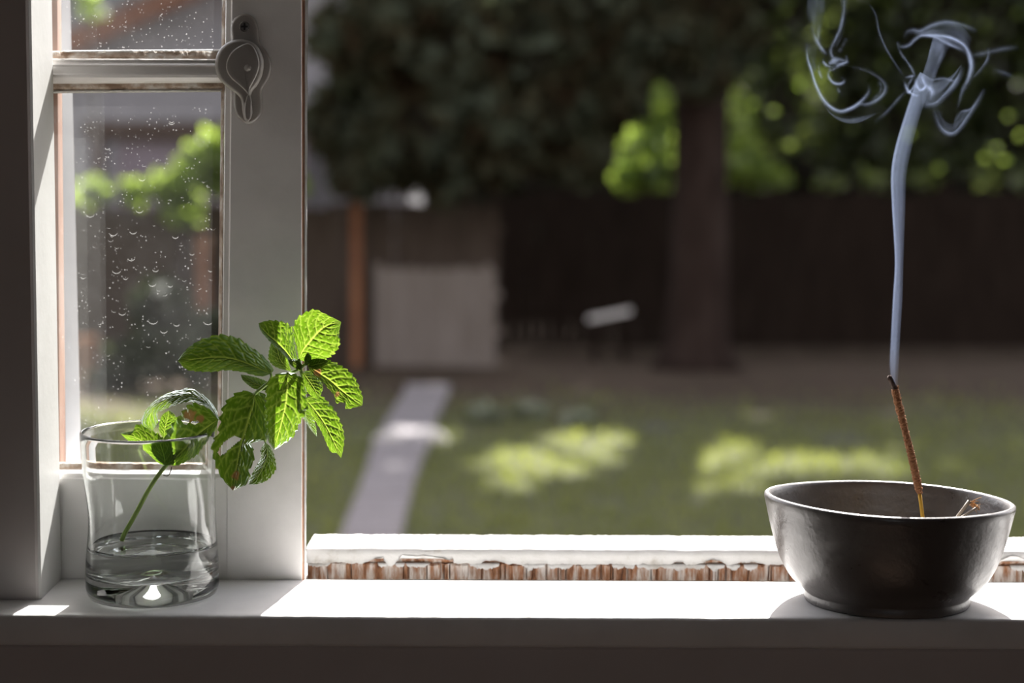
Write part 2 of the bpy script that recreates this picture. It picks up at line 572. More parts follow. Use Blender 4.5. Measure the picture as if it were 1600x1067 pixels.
wallbox('wall_front', [((-7, yi, GZ), (-0.285, yo, 5.2)), ((XR + 0.02, yi, GZ), (7, yo, 5.2)),
                       ((-0.285, yi, GZ), (XR + 0.02, yo, -0.021)), ((-0.285, yi, ZT), (XR + 0.02, yo, 5.2))], ROOM_PAINT)
wallbox('wall_left', [((XA - 0.1, yb, FLOOR_Z), (XA, yo, CEIL_Z))], ROOM_PAINT)
wallbox('wall_right', [((XB, yb, FLOOR_Z), (XB + 0.1, yo, CEIL_Z))], ROOM_PAINT)
wallbox('wall_back', [((XA, yb - 0.1, FLOOR_Z), (-0.28, yb, CEIL_Z)), ((0.28, yb - 0.1, FLOOR_Z), (XB, yb, CEIL_Z)),
                      ((-0.28, yb - 0.1, FLOOR_Z), (0.28, yb, 0.3)), ((-0.28, yb - 0.1, 0.9), (0.28, yb, CEIL_Z))], ROOM_PAINT)  # unseen opening added to let sky light fill the room
wallbox('floor', [((XA, yb, FLOOR_Z - 0.1), (XB, yo, FLOOR_Z))], FLOORM)
wallbox('ceiling', [((XA, yb, CEIL_Z), (XB, yo, CEIL_Z + 0.1))], ROOM_PAINT)


# windowsill board with slightly wavy nosing
def sill():
    xs = np.linspace(-0.62, 0.72, 420)
    yf, yk = YW(0.8205), YW(0.9068)
    prof = [(yk, -0.0200), (yk, 0.0), (yk - 0.03, 0), (yf + 0.02, 0), (yf + 0.006, 0), (yf + 0.0022, -0.0002), (yf + 0.0007, -0.0008), (yf, -0.0022), (yf, -0.008), (yf + 0.0003, -0.0150), (yf + 0.0016, -0.0172), (yf + 0.004, -0.0176), (yf + 0.02, -0.0176), (yk, -0.0200)]
    V, Fc = [], []
    for x in xs:
        nz = noise.noise(Vector((x * 40, 0, 3))) * 0.00035 + noise.noise(Vector((x * 160, 0, 9))) * 0.00018
        for j, (y, z) in enumerate(prof):
            k = 1 if 4 <= j <= 9 else 0
            V.append((x, y + nz * k, z + (nz * 0.8 if 5 <= j <= 7 else 0)))
    n = len(prof)
    for i in range(len(xs) - 1):
        for j in range(n - 1):
            a = i * n + j
            Fc.append((a, a + 1, a + n + 1, a + n))
    Fc.append(tuple(range(n - 1))); Fc.append(tuple((len(xs) - 1) * n + j for j in range(n - 2, -1, -1)))
    o = pyd('trim_1', V, Fc, PAINT, smooth=True)
    return tag(o, 'white painted windowsill board in full sun', kind='structure')


sill()
tag(bevel_box('trim_2', (-0.60, YW(0.8275), -0.11), (0.70, yi - 0.0005, -0.0185), CASING_PAINT, bev=0.0015),
    'shaded apron board under the windowsill', kind='structure')


# splayed inner jamb and the dark casing in front of it
def slab(name, pts, z0, z1, mat, label):
    """plan polygon (x,y) pulled up"""
    n = len(pts)
    V = [(x, y, z0) for x, y in pts] + [(x, y, z1) for x, y in pts]
    Fc = [tuple(range(n))[::-1], tuple(range(n, 2 * n))] + [(i, (i + 1) % n, n + (i + 1) % n, n + i) for i in range(n)]
    return tag(pyd(name, V, Fc, mat), label, kind='structure')


a0 = P(68.5, 940, 0.8545); a1 = P(43, 10, 0.8545)
b0 = P(97, 905, 0.906); b1 = P(79, 10, 0.906)
xa = (a0.x + a1.x) / 2; xb = (b0.x + b1.x) / 2
ya, ybk = YW(0.8545), YW(0.9065)
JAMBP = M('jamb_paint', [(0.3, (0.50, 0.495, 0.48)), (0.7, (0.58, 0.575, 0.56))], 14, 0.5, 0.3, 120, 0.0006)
jl = slab('trim_3', [(xa - 0.0012, ya + 0.0002), (xa, ya + 0.0012), (xb, ybk), (xb - 0.02, ybk), (xa - 0.03, ya + 0.0002)], 0.0001, ZT, JAMBP, 'white left jamb of the window, streaked with sun')
# dark casing, its front face towards the room
slab('trim_4', [(xa - 0.0013, ya + 0.0001), (xa - 0.0026, ya - 0.0006), (xa - 0.11, ya - 0.0006), (xa - 0.11, yi - 0.0002), (xa - 0.031, yi - 0.0002), (xa - 0.031, ya + 0.0001)], 0.0001, ZT + 0.08, CASING_PAINT, 'left casing board in deep shade')
slab('trim_5', [(XR, ya), (XR + 0.10, ya), (XR + 0.10, yi - 0.0002), (XR + 0.0195, yi), (XR + 0.0195, YW(0.955)), (XR, YW(0.955))], 0.0001, ZT, PAINT, 'right casing and jamb outside the frame')
# outer jamb seen through the panes: bare pinkish strip and white stop
yq = YW(0.962)


def strip(name, e0, e1, mat, label):
    """upright face between two leaning edges; each edge: (u at row 0, u at row 720, distance), with a little thickness behind"""
    V = []
    for back in (0, 1):
        for (u0, u1, d) in (e0, e1):
            A, B = P(u0, 0, d), P(u1, 720, d)
            for z in (-0.006, ZT):
                t = (z - A.z) / (B.z - A.z)
                V.append((A.x + (B.x - A.x) * t - back * 0.004, YW(d), z))
    Fc = [(0, 2, 3, 1), (6, 4, 5, 7), (0, 4, 6, 2), (1, 3, 7, 5), (0, 1, 5, 4), (2, 6, 7, 3)]
    return tag(pyd(name, V, Fc, mat), label, kind='structure')


strip('trim_6', (74, 90, 0.9262), (95.5, 103, 0.9490), JAMB_WOOD, 'narrow pinkish strip of bare wood on the outer jamb')
strip('trim_7', (95.5, 103, 0.9492), (110, 127, 0.9690), STOPP, 'white outer window stop seen through the left panes')
# outer sill board carries the outer strips
bevel_box('trim_8', (-0.284, YW(0.9075), -0.0205), (XR + 0.015, YW(1.02), -0.0062), PAINT_OLD, bev=0.002)
bpy.data.objects['trim_8']['kind'] = 'structure'

# ------------------------------------------------------------------ the sash, window_1
SD = 0.908                        # inner face of the sash
win = empty('window_1', (P(300, 900, SD).x, YW(SD), 0.0))
tag(win, 'old white painted sash with small dusty panes at the left', kind='structure')


def ruled(name, prof, vtop, vbot, mat, parent, n=60, wob=0.0, bend=0.0):
    """vertical member: prof [(u at top, u at bottom, d)] swept between pixel rows"""
    V, Fc = [], []
    m = len(prof)
    for i in range(n + 1):
        t = i / n
        v = vtop + (vbot - vtop) * t
        for j, (u0, u1, d) in enumerate(prof):
            k = wob * noise.noise(Vector((i * 0.35, j * 1.7, 2.0))) if 0 < j < m - 1 else 0
            V.append(P(u0 + (u1 - u0) * t + k, v, d))
    for i in range(n):
        for j in range(m - 1):
            a = i * m + j
            Fc.append((a, a + m, a + m + 1, a + 1))
    o = pyd(name, V, Fc, mat)
    o.data.polygons.foreach_set('use_smooth', [False] * len(o.data.polygons))
    under(o, parent)
    return o


# right stile: bead, flat face, back
VT = -520
def eu(a, b):                     # extrapolate an edge given at rows 0 and 905 to VT
    return (a + (b - a) * (VT / 905.0), b)
e_putty = eu(347.5, 339)
e_gap = eu(352.5, 344)
e_bead0 = eu(353.5, 345)
e_bead1 = eu(361, 352.5)
e_face0 = eu(363, 354.5)
e_face1 = eu(470.5, 471)
e_edge = eu(473.5, 473.5)
e_out = eu(481.5, 478)
ruled('stile', [(*e_gap, 0.9165), (*e_bead0, 0.9120), (*e_bead1, 0.9112), (*e_face0, SD), (*eu(420, 415), SD), (*e_face1, SD), (*eu(471.5, 472), SD + 0.0006)], VT, 906.5, PAINT_SASH, win, wob=0.25)
ruled('worn_edge', [(*eu(471.5, 472), SD + 0.0006), (*e_edge, SD + 0.0012), (*eu(477, 476), SD + 0.0016), (*eu(479, 477.5), SD + 0.004), (*eu(479.5, 478), 0.944), (*eu(352, 344), 0.944), (*eu(352, 344), 0.93)], VT, 906.5, BARE_STRIP, win, wob=0.5)
# white ragged paint line on the outer edge of the stile
ruled('edge_paint', [(*eu(476.5, 475.6), SD + 0.0009), (*eu(481.0, 477.8), SD + 0.0014), (*eu(480.2, 478), 0.940)], VT, 906.5, PAINT_OLD, win, n=160, wob=1.3)
ruled('glazing_putty', [(*e_putty, 0.9225), (*eu(349, 340.5), 0.9195), (*e_gap, 0.9168), (*e_gap, 0.9165)], VT, 740, PUTTY, win, n=140, wob=1.6)


def hruled(name, prof, u0, u1, mat, parent, n=70, wob=0.0, sag=None):
    """horizontal member: prof [(row at left, row at right, d)]"""
    V, Fc = [], []
    m = len(prof)
    for i in range(n + 1):
        t = i / n
        u = u0 + (u1 - u0) * t
        for j, (v0, v1, d) in enumerate(prof):
            k = wob * noise.noise(Vector((i * 0.4, j * 2.3, 7.0))) if 0 < j < m - 1 else 0
            V.append(P(u, v0 + (v1 - v0) * t + k, d))
    for i in range(n):
        for j in range(m - 1):
            a = i * m + j
            Fc.append((a, a + 1, a + m + 1, a + m))
    o = pyd(name, V, Fc, mat)
    under(o, parent)
    return o


hruled('bottom_rail', [(733, 733, 0.9168), (737.5, 737.5, 0.9135), (739.5, 740, 0.9105), (745, 746, 0.9100), (748, 749, SD + 0.0003), (820, 820, SD + 0.0003), (904, 905.5, SD + 0.0003), (906, 907.3, SD + 0.002), (904, 906, 0.944), (742, 742, 0.944), (735, 735, 0.930)],
       60, 356, PAINT_SASH, win, wob=0.3)
hruled('glazing_putty', [(721.5, 722, 0.9225), (724, 724.5, 0.9195), (731, 732, 0.9172), (733.5, 733.5, 0.9168)], 60, 350, PUTTY, win, n=120, wob=1.3)
# muntin with several beads
hruled('muntin', [(92, 93, 0.9165), (91.2, 92.2, 0.9120), (93, 94, 0.9110), (96.5, 97.5, 0.9124), (98.5, 99, 0.9100), (101, 102, 0.9085), (104, 105, 0.9094), (114.5, 115, 0.9094), (116.5, 117, 0.9080), (121, 121, 0.9085), (128, 127, 0.9115), (131, 129.5, 0.9165), (131, 129.5, 0.94), (95, 95, 0.94)],
       60, 354, PAINT_SASH, win, wob=0.35)
hruled('glazing_putty', [(79.5, 79, 0.9225), (81.5, 81, 0.9205), (88, 88, 0.9172), (92.5, 93, 0.9166)], 60, 352, PUTTY, win, n=120, wob=1.2)
hruled('glazing_putty', [(131, 129.5, 0.9166), (136, 134, 0.9175), (141, 139, 0.9205), (145, 141.5, 0.9225)], 60, 352, PUTTY, win, n=120, wob=1.6)
hruled('paint_line', [(141.5, 139.5, 0.9200), (143.4, 141.6, 0.9199), (146, 143.5, 0.9222)], 72, 350, PAINT_OLD, win, n=140, wob=1.2)
hruled('paint_line', [(78.6, 77.0, 0.9222), (79.6, 78.6, 0.9199), (81.6, 80.2, 0.9200)], 100, 350, PAINT_OLD, win, n=140, wob=1.0)
# ragged white paint line along the stile's glass edge
ruled('paint_line', [(346.6, 340.0, 0.9222), (348.6, 341.6, 0.9198), (349.8, 342.8, 0.9199)], 142, 722, PAINT_OLD, win, n=160, wob=1.6)
ruled('paint_line', [(347.2, 346.8, 0.9222), (349.2, 348.8, 0.9198), (350.4, 350.0, 0.9199)], -300, 80, PAINT_OLD, win, n=100, wob=1.0)


def pane(v0, v1, name='pane'):
    A = P(62, v1, 0.9235); B = P(351, v1, 0.9235); C_ = P(352, v0, 0.9235); D_ = P(62, v0, 0.9235)
    V = [A, B, C_, D_]
    V += [p + Vector((0, 0.0015, 0)) for p in V]
    o = pyd(name, V[:4], [(0, 1, 2, 3)], PANE)
    under(o, win)
    return o



pane(136, 728)
pane(-470, 86)
# added hazy strip imitating the pale reflection band in the glass
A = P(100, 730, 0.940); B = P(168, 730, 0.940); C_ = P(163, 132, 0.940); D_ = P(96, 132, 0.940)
o = pyd('reflection_strip', [A, B, C_, D_], [(0, 1, 2, 3)], REFLECT_HAZE); under(o, win)
o['label'] = 'narrow hazy strip standing in for a reflection on the left pane'


# U shaped water stains and flecks on the lower pane
def stains():
    V, Fc = [], []

    def arc(u, v, r, a0, a1, w0, n=9):
        b = len(V)
        for i in range(n + 1):
            a = a0 + (a1 - a0) * i / n
            wd = w0 * (0.25 + math.sin(pi * i / n))
            for rr in (r - wd, r + wd):
                V.append(P(u + rr * math.cos(a), v + rr * 0.9 * math.sin(a), 0.9229))
        for i in range(n):
            Fc.append((b + 2 * i, b + 2 * i + 1, b + 2 * i + 3, b + 2 * i + 2))
    big = [(141, 333, 7), (177, 362, 7), (208, 360, 6), (218, 327, 6), (238, 442, 6), (266, 445, 4), (239, 499, 8), (191, 487, 6), (256, 515, 6), (325, 500, 8), (276, 505, 5), (329, 421, 4), (333, 355, 5), (274, 368, 5), (182, 421, 7), (222, 278, 5), (168, 230, 4), (268, 188, 4), (268, 190, 5), (196, 433, 4), (243, 420, 5), (300, 395, 4), (130, 432, 4), (205, 402, 6)]
    for u, v, r in big:
        arc(u, v, r, 0.1 * pi, 0.9 * pi, 0.55)
    for i in range(150):
        u = random.uniform(112, 340); v = random.choice([random.uniform(146, 260), random.uniform(146, 640), random.uniform(300, 560)])
        r = random.uniform(0.5, 1.2)
        arc(u, v, r * 0.55, 0, 2 * pi, r * 0.5, 6)
    for i in range(90):
        u = random.uniform(112, 340); v = random.uniform(20, 76) if random.random() < 0.9 else random.uniform(0, 20)
        r = random.uniform(0.5, 1.3)
        arc(u, v, r * 0.5, 0, 2 * pi, r * 0.5, 6)
    for i in range(40):
        arc(random.uniform(120, 338), random.uniform(250, 560), random.uniform(2, 5), random.uniform(0, 0.4) * pi, random.uniform(0.6, 1.0) * pi, 0.3)
    o = pyd('dried_drops', V, Fc, SPOTS)
    o['kind'] = 'stuff'
    o['label'] = 'dried water marks and flecks on the glass'
    under(o, win)


stains()


# latch: plates built from outlines with rounded edges
def offset_poly(pts, ins):
    n = len(pts); out = []
    area = sum(pts[i][0] * pts[(i + 1) % n][1] - pts[(i + 1) % n][0] * pts[i][1] for i in range(n))
    sg = 1 if area > 0 else -1
    for i in range(n):
        p, q, r = np.array(pts[i - 1]), np.array(pts[i]), np.array(pts[(i + 1) % n])
        t = (r - p); t = t / (np.linalg.norm(t) + 1e-9)
        nn = np.array([-t[1], t[0]]) * sg
        out.append(q + nn * ins)
    return out


def plate(name, outline, db, df, bev_px, mat, parent, m=90, dome=0.0):
    pts = [tuple(p) for p in cr(outline + [outline[0]], m + 1)[:-1]]
    lay = [(0, db), (0, df + (db - df) * 0.60), (bev_px * 0.15, df + (db - df) * 0.38), (bev_px * 0.40, df + (db - df) * 0.17), (bev_px * 0.7, df + (db - df) * 0.05), (bev_px, df)]
    V, Fc = [], []
    for ins, d in lay:
        for p in offset_poly(pts, ins):
            V.append(P(p[0], p[1], d))
    cen = np.mean(np.array(pts), axis=0)
    last = offset_poly(pts, bev_px)
    for f in (0.8, 0.6, 0.4, 0.2):
        for p in last:
            q = cen + (p - cen) * f
            V.append(P(q[0], q[1], df - dome * (1 - f * f)))
    V.append(P(cen[0], cen[1], df - dome))
    L = len(lay) + 4
    for k in range(L - 1):
        for i in range(m):
            j = (i + 1) % m
            Fc.append((k * m + i, k * m + j, (k + 1) * m + j, (k + 1) * m + i))
    c = len(V) - 1
    for i in range(m):
        Fc.append(((L - 1) * m + i, (L - 1) * m + (i + 1) % m, c))
    o = pyd(name, V, Fc, mat, None, True)
    bm = bmesh.new(); bm.from_mesh(o.data); bmesh.ops.recalc_face_normals(bm, faces=bm.faces[:]); bm.to_mesh(o.data); bm.free()
    under(o, parent)
    return o


latch = empty('latch', (0, 0, 0))
latch.location = P(385, 105, SD) - win.location
latch.parent = win
latch['label'] = 'painted metal turn latch with screw and teardrop thumb cam'
LP = P(385, 105, SD)


def under2(o):
    return o


def circ(cx, cy, r, n=24, a0=0, a1=2 * pi, ry=None):
    ry = ry or r
    return [(cx + r * math.cos(a0 + (a1 - a0) * i / n), cy + ry * math.sin(a0 + (a1 - a0) * i / n)) for i in range(n)]


base = [(362, 60), (361, 40), (368, 27), (382, 21.5), (396, 27), (403, 42), (405, 62), (408, 70), (418, 82), (424, 100), (422, 118), (414, 133), (409, 142), (410, 160), (409, 176), (401, 188), (389, 193.5), (376, 188), (368, 176), (365, 158), (365, 140), (356, 125), (352, 104), (356, 84)]
plate('latch_plate', base, SD - 0.0002, SD - 0.0036, 4.0, LATCHM, latch)
cam_o = [(388, 191), (382, 187), (378.5, 172), (377, 158), (372, 149), (360, 140), (347, 129), (339, 117), (336, 103), (338, 88), (345, 75), (356, 66), (370, 61.5), (384, 62), (396, 67), (405, 76), (411, 90), (412, 104), (409, 120), (402, 134), (395, 142), (391.5, 152), (393.5, 165), (394.5, 178)]
plate('thumb_cam', cam_o, SD - 0.0034, SD - 0.0088, 5.5, LATCHM, latch)
tear = [(389, 150), (382, 141), (371, 131), (360, 121), (353.5, 108), (355, 93), (363, 80), (376, 71), (388, 67.5), (397, 74), (403.5, 88), (405.5, 102), (402, 116), (396, 128), (391, 138)]
plate('thumb_grip', tear, SD - 0.0086, SD - 0.0122, 1.9, LATCHM, latch)
tail = [(388, 189), (383, 184), (382, 168), (385, 152), (389, 146), (393, 156), (393, 172), (392.5, 184)]
plate('cam_tail', tail, SD - 0.0072, SD - 0.0104, 1.7, LATCHM, latch, m=50)
plate('rivet', circ(387, 106, 5.5), SD - 0.0119, SD - 0.0126, 1.0, LATCHM, latch, m=32, dome=0.0010)
plate('screw', circ(382, 41.5, 8.5), SD - 0.0032, SD - 0.0046, 1.8, SCREWM, latch, m=32)
cross = [(380.6, 36), (383.4, 36), (383.6, 40), (387.5, 40.2), (387.5, 43), (383.6, 43), (383.4, 47), (380.6, 47), (380.4, 43), (376.5, 43), (376.5, 40.2), (380.4, 40)]
for c_ in [cross]:
    V = [P(a, b, SD - 0.00475) for a, b in c_]
    o = pyd('screw_slot', V, [tuple(range(len(V)))], DARKM); under(o, latch)


# ------------------------------------------------------------------ weathered bottom frame, right of the sash
frame = empty('trim_9', (0.15, YW(0.925), 0.0))
tag(frame, 'weathered bottom window frame with white paint flaking off bare wood', kind='structure')


def ux(u, z, d):
    """x of pixel column u at height z, distance d (roll is small)"""
    lo = P(u, 850, d); return lo.x


def FT(u, d, z):
    """the frame stands 2 cm behind the back edge of the sill, across a groove"""
    zz = H - (H - z) * (0.927 / 0.907)
    return (ux(u, 0, 0.927), YW(d + 0.020), zz)


def frame_parts():
    n = 1500
    us = np.linspace(479, 2395, n)

    def zlow(u):
        x = u * 0.035
        z = 0.0108 + 0.0010 * noise.noise(Vector((x, 1, 0))) + 0.0008 * noise.noise(Vector((x * 3, 5, 0))) + 0.0003 * noise.noise(Vector((x * 11, 5, 0)))
        # long missing scab left, its tongue, and gaps
        if 566 < u < 600: z += 0.0062 * (u - 566) / 34 * 0.6
        if 600 <= u < 622: z += 0.0022 - 0.0042 * math.sin((u - 600) / 22 * pi) * 0.9
        if 622 <= u < 708: z += 0.0050 * (1 - ((u - 622) / 86) ** 2 * 0.5) * min(1, (u - 620) / 8)
        if 750 < u < 790: z += 0.0020 * math.sin((u - 750) / 40 * pi)
        if 1050 < u < 1072: z += 0.002 * math.sin((u - 1050) / 22 * pi)
        if 1090 < u < 1135: z += 0.0030 * math.sin((u - 1090) / 45 * pi)
        if 1140 < u < 1200: z += 0.0016 * math.sin((u - 1140) / 60 * pi)
        if 1545 < u < 1620: z += 0.0056 * math.sin((u - 1545) / 75 * pi)
        return z
    V, Fc = [], []
    K = 13
    for u in us:
        x = ux(u, 0, 0.907)
        zl = zlow(u)
        w1 = 0.0005 * noise.noise(Vector((u * 0.02, 0, 1)))
        curl = 0.0006 + 0.0008 * max(0, noise.noise(Vector((u * 0.05, 3, 8))))
        rag = 0.0006 * noise.noise(Vector((u * 0.05, 7, 3))) + 0.0004 * noise.noise(Vector((u * 0.16, 2, 3)))
        pr = [(0.9475, 0.0010), (0.9470, 0.0190 + rag), (0.9448, 0.0203 + rag * 0.7), (0.9300, 0.0203), (0.9282, 0.0196), (0.9262, 0.0203), (0.9110, 0.0200 + w1), (0.9080, 0.0196 + w1), (0.9060, 0.0180), (0.9052, 0.0155), (0.9052, 0.0135), (0.9052 - curl * 0.4, (zl + 0.0135) / 2), (0.9052 - curl, zl)]
        for d, z in pr:
            V.append(FT(u, d, z))
    for i in range(n - 1):
        for j in range(K - 1):
            a = i * K + j
            Fc.append((a, a + 1, a + K + 1, a + K))
    o = pyd('paint_skin', V, Fc, PAINT_OLD, None, True); under(o, frame)
    o['label'] = 'white paint with a ragged peeling lower edge'
    # wood body below and behind
    V, Fc = [], []
    K = 8
    seg_d = 0; nextb = 0; dd = 0
    for i, u in enumerate(us):
        x = ux(u, 0, 0.907)
        if u > nextb:
            nextb = u + random.choice([3, 5, 8, 14, 22]); dd = random.uniform(-0.0006, 0.0010)
            crack = 1 if random.random() < 0.4 else 0
        edge = 0.0018 if (crack and nextb - u < 1.7) else 0
        g = dd + edge + 0.0003 * noise.noise(Vector((u * 0.9, 0, 0)))
        top = 0.0098 + 0.0006 * noise.noise(Vector((u * 0.1, 4, 4)))
        pr = [(0.9090 + g * 0.6, 0.0001), (0.9088 + g, 0.003), (0.9086 + g, 0.0065), (0.9084 + g, top - 0.001), (0.9092, top), (0.9112, top + 0.0002), (0.9078 + 0.0006, 0.0135), (0.9076, 0.0176)]
        for d, z in pr:
            V.append(FT(u, d, z))
    for i in range(n - 1):
        for j in range(K - 1):
            a = i * K + j
            Fc.append((a, a + 1, a + K + 1, a + K))
    o = pyd('bare_wood', V, Fc, BARE); under(o, frame)
    o['label'] = 'exposed brown wood with vertical grain'
    # leftover paint clinging to the wood: flakes, each its own piece
    u = 480
    k = 0
    while u < 2380:
        wd = random.uniform(16, 60)
        if random.random() < 0.80 and not (1215 < u < 1500):
            m = int(wd / 1.5)
            V, Fc = [], []
            for i in range(m + 1):
                uu = u + wd * i / m
                x = ux(uu, 0, 0.907)
                e = abs(math.sin(pi * i / m)) ** 0.4
                zb = 0.0100 - e * (0.0028 + 0.0020 * noise.noise(Vector((uu * 0.09, k, 0))) + 0.0014 * noise.noise(Vector((uu * 0.4, k, 0))))
                if u < 700: zb += 0.0008
                dz = 0.0004 * noise.noise(Vector((uu * 0.2, 3, k)))
                V += [FT(uu, 0.9096, 0.0106), FT(uu, 0.9076 + dz, 0.0104), FT(uu, 0.9072 + dz, (0.0103 + zb) / 2), FT(uu, 0.9069 + dz, zb), FT(uu, 0.9078, zb + 0.0004)]
            for i in range(m):
                for j in range(4):
                    a = i * 5 + j
                    Fc.append((a, a + 1, a + 6, a + 5))
            o = pyd('paint_flake', V, Fc, PAINT_OLD, None, True); under(o, frame)
            k += 1
        u += wd * random.uniform(0.9, 1.3)


frame_parts()

# =================================================================== THINGS ON THE SILL
# ------------------------------------------------------------------ bowl
BX = P(1383, 938, D0 - 0.005).x
BY = -0.0070


def lathe(name, prof, mat, seg=128, fn=None, loc=(0, 0, 0), closed=True):
    V, Fc = [], []
    n = len(prof)
    for i, (r, z) in enumerate(prof):
        for k in range(seg):
            a = 2 * pi * k / seg
            x, y, zz = r * math.cos(a), r * math.sin(a), z
            if fn: x, y, zz = fn(r, a, z, i)
            V.append((x, y, zz))
    for i in range(n - 1):
        for k in range(seg):
            k2 = (k + 1) % seg
            Fc.append((i * seg + k, i * seg + k2, (i + 1) * seg + k2, (i + 1) * seg + k))
    o = pyd(name, V, Fc, mat, None, True)
    bm = bmesh.new(); bm.from_mesh(o.data)
    bmesh.ops.remove_doubles(bm, verts=bm.verts[:], dist=1e-6)
    bmesh.ops.recalc_face_normals(bm, faces=bm.faces[:])
    bm.to_mesh(o.data); bm.free()
    o.data.polygons.foreach_set('use_smooth', [True] * len(o.data.polygons))
    o.location = loc
    return o


def sp(prof, m):
    return [tuple(p) for p in cr(prof, m)]


outer = [(0.0430, 0.0), (0.0462, 0.0), (0.0468, 0.0012), (0.0466, 0.0040), (0.0462, 0.0050)]
outer2 = sp([(0.0464, 0.0054), (0.0478, 0.0068), (0.0506, 0.0094), (0.0560, 0.0150), (0.0615, 0.0252), (0.0662, 0.0400), (0.0694, 0.0535), (0.0706, 0.0585)], 22)
rimp = [(0.0704, 0.0600), (0.0694, 0.0607), (0.0680, 0.0606), (0.0670, 0.0598)]
inner = sp([(0.0664, 0.0586), (0.0655, 0.0530), (0.0622, 0.0400), (0.0572, 0.0270), (0.0500, 0.0160), (0.0380, 0.0100), (0.0200, 0.0082), (0.0, 0.0080)], 26)
prof = [(0.0, 0.0022), (0.0380, 0.0022), (0.0405, 0.0010)] + outer + outer2 + rimp + inner


def bowlfn(r, a, z, i):
    s = 1 + 0.004 * (z / 0.06) * math.cos(3 * a + 1.9)
    ky = 0.94 - 0.07 * (z / 0.06)
    x = r * math.cos(a) * s
    y = r * math.sin(a) * s * ky
    zz = z * 0.972 + (z / 0.06) ** 2 * (-0.024 * x + 0.0004 * math.cos(3 * a + 2.6) + 0.0003 * math.cos(2 * a))
    x *= 0.985
    return x, y, zz


bowl = lathe('bowl', prof, CERAMIC, 160, bowlfn, (BX, BY, 0.0003))
tag(bowl, 'dark grey glazed stoneware bowl on the sunlit windowsill', 'bowl')
ash = lathe('ash', [(0.0, 0.0195), (0.02, 0.0197), (0.04, 0.0190), (0.0495, 0.0184), (0.0500, 0.0180), (0.0450, 0.0150), (0.0300, 0.0110), (0.0, 0.0100)], ASH, 96,
            lambda r, a, z, i: (r * math.cos(a), r * math.sin(a) * 0.885, z + (0.0010 * noise.noise(Vector((r * 90 * math.cos(a), r * 90 * math.sin(a), 0))) if i < 3 else 0)), (BX, BY, 0.0003))
tag(ash, 'grey ash lying inside the dark bowl', 'ash', kind='stuff')

# ------------------------------------------------------------------ incense stick
dI = D0 - 0.004
top = P(1399, 608, dI + 0.004); bot = P(1437, 771, dI)
st = empty('incense_stick', P(1452, 872, dI - 0.002))
tag(st, 'brown incense stick burning upright in the dark bowl', 'incense')
pts = []; rad = []
N = 110
for i in range(N + 1):
    t = i / N
    c = bot.lerp(top, t) + Vector((0.0003 * math.sin(t * 5), 0, 0))
    pts.append(c)
    rad.append((0.00205 - 0.00035 * (t < 0.03) + 0.00012 * math.sin(t * 9)) * (0.93 + 0.2 * random.random()) * (0.88 if t < 0.012 or t > 0.99 else 1))
tube('paste_coating', pts, rad, INCENSE, st, 14, 0.10, smooth=False)
# bits of paste standing proud
grains = []
V, Fc = [], []
for i in range(90):
    t = random.random(); a = random.uniform(0, 2 * pi)
    c = bot.lerp(top, t) + Vector((math.cos(a) * 0.0021, math.sin(a) * 0.0021, 0))
    s = random.uniform(0.00018, 0.00045)
    b = len(V)
    V += [c + Vector(q) * s for q in ((1, 0, 0), (-1, 0, 0), (0, 1, 0), (0, -1, 0), (0, 0, 1.2), (0, 0, -1.2))]
    Fc += [tuple(b + j for j in f) for f in ((0, 2, 4), (2, 1, 4), (1, 3, 4), (3, 0, 4), (2, 0, 5), (1, 2, 5), (3, 1, 5), (0, 3, 5))]
o = pyd('paste_grains', V, Fc, INCENSE); o['kind'] = 'stuff'; under(o, st)
b2 = P(1452, 872, dI - 0.002); b2.z = 0.0185
tube('bamboo_core', [bot.lerp(b2, k / 8) + Vector((0, 0, 0)) for k in range(9)], 0.00105, BAMBOO, st, 10)
tp = [top, P(1396.5, 601, dI + 0.004), P(1393, 594, dI + 0.0042), P(1389.5, 589.5, dI + 0.0045), P(1387.5, 588, dI + 0.0045)]
tube('burnt_tip', [tuple(p) for p in tp], [0.0017, 0.0016, 0.0015, 0.0015, 0.0009], CHAR, st, 12, 0.12, smooth=False)
tube('bamboo_core_fringe', [tuple(P(1400, 609, dI + 0.003)), tuple(P(1403, 606, dI + 0.003)), tuple(P(1403.5, 602, dI + 0.003))], [0.0006, 0.0005, 0.0003], INCENSE, st, 6)
bpy.data.objects['bamboo_core_fringe'].name = 'loose_splinter'

# ------------------------------------------------------------------ spent sticks leaning in the bowl
ss = empty('spent_stick', (P(1440, 840, dI - 0.012).x, YW(dI - 0.012), 0.019))
tag(ss, 'grey burnt-out bamboo stub with frayed orange end inside the bowl rim', 'stick')
yS = dI + 0.010
A = P(1445, 850, yS); A.z = 0.0205
B = P(1515, 782.5, yS)
tube('shaft', [tuple(A.lerp(B, k / 10)) for k in range(11)], [0.0009] + [0.00105] * 9 + [0.0013], TWIG, ss, 8)
fr = []
for i in range(14):
    q = Vector((random.uniform(0.2, 1), random.uniform(-0.4, 0.4), random.uniform(-1.0, 0.5)))
    L = random.uniform(0.0020, 0.0055)
    s0 = P(1515 + random.uniform(-1, 3), 784 + random.uniform(-1, 6), yS)
    m1 = s0 + Vector((0.5 * L, 0, random.uniform(-0.4, 0.3) * L))
    m2 = m1 + q.normalized() * L * 0.7
    tube('frayed_fibre', [tuple(s0), tuple(m1), tuple(m2)], [0.00030, 0.00026, 0.00012], FRAY, ss, 5)
ss2 = empty('spent_stick', (P(1470, 840, dI).x, YW(dI), 0.019))
tag(ss2, 'thin short pale stub lying just below the frayed grey one', 'stick')
A = P(1470, 860, yS - 0.004); A.z = 0.0205
B = P(1525, 793.5, yS - 0.004)
A = P(1455, 838, yS - 0.004)
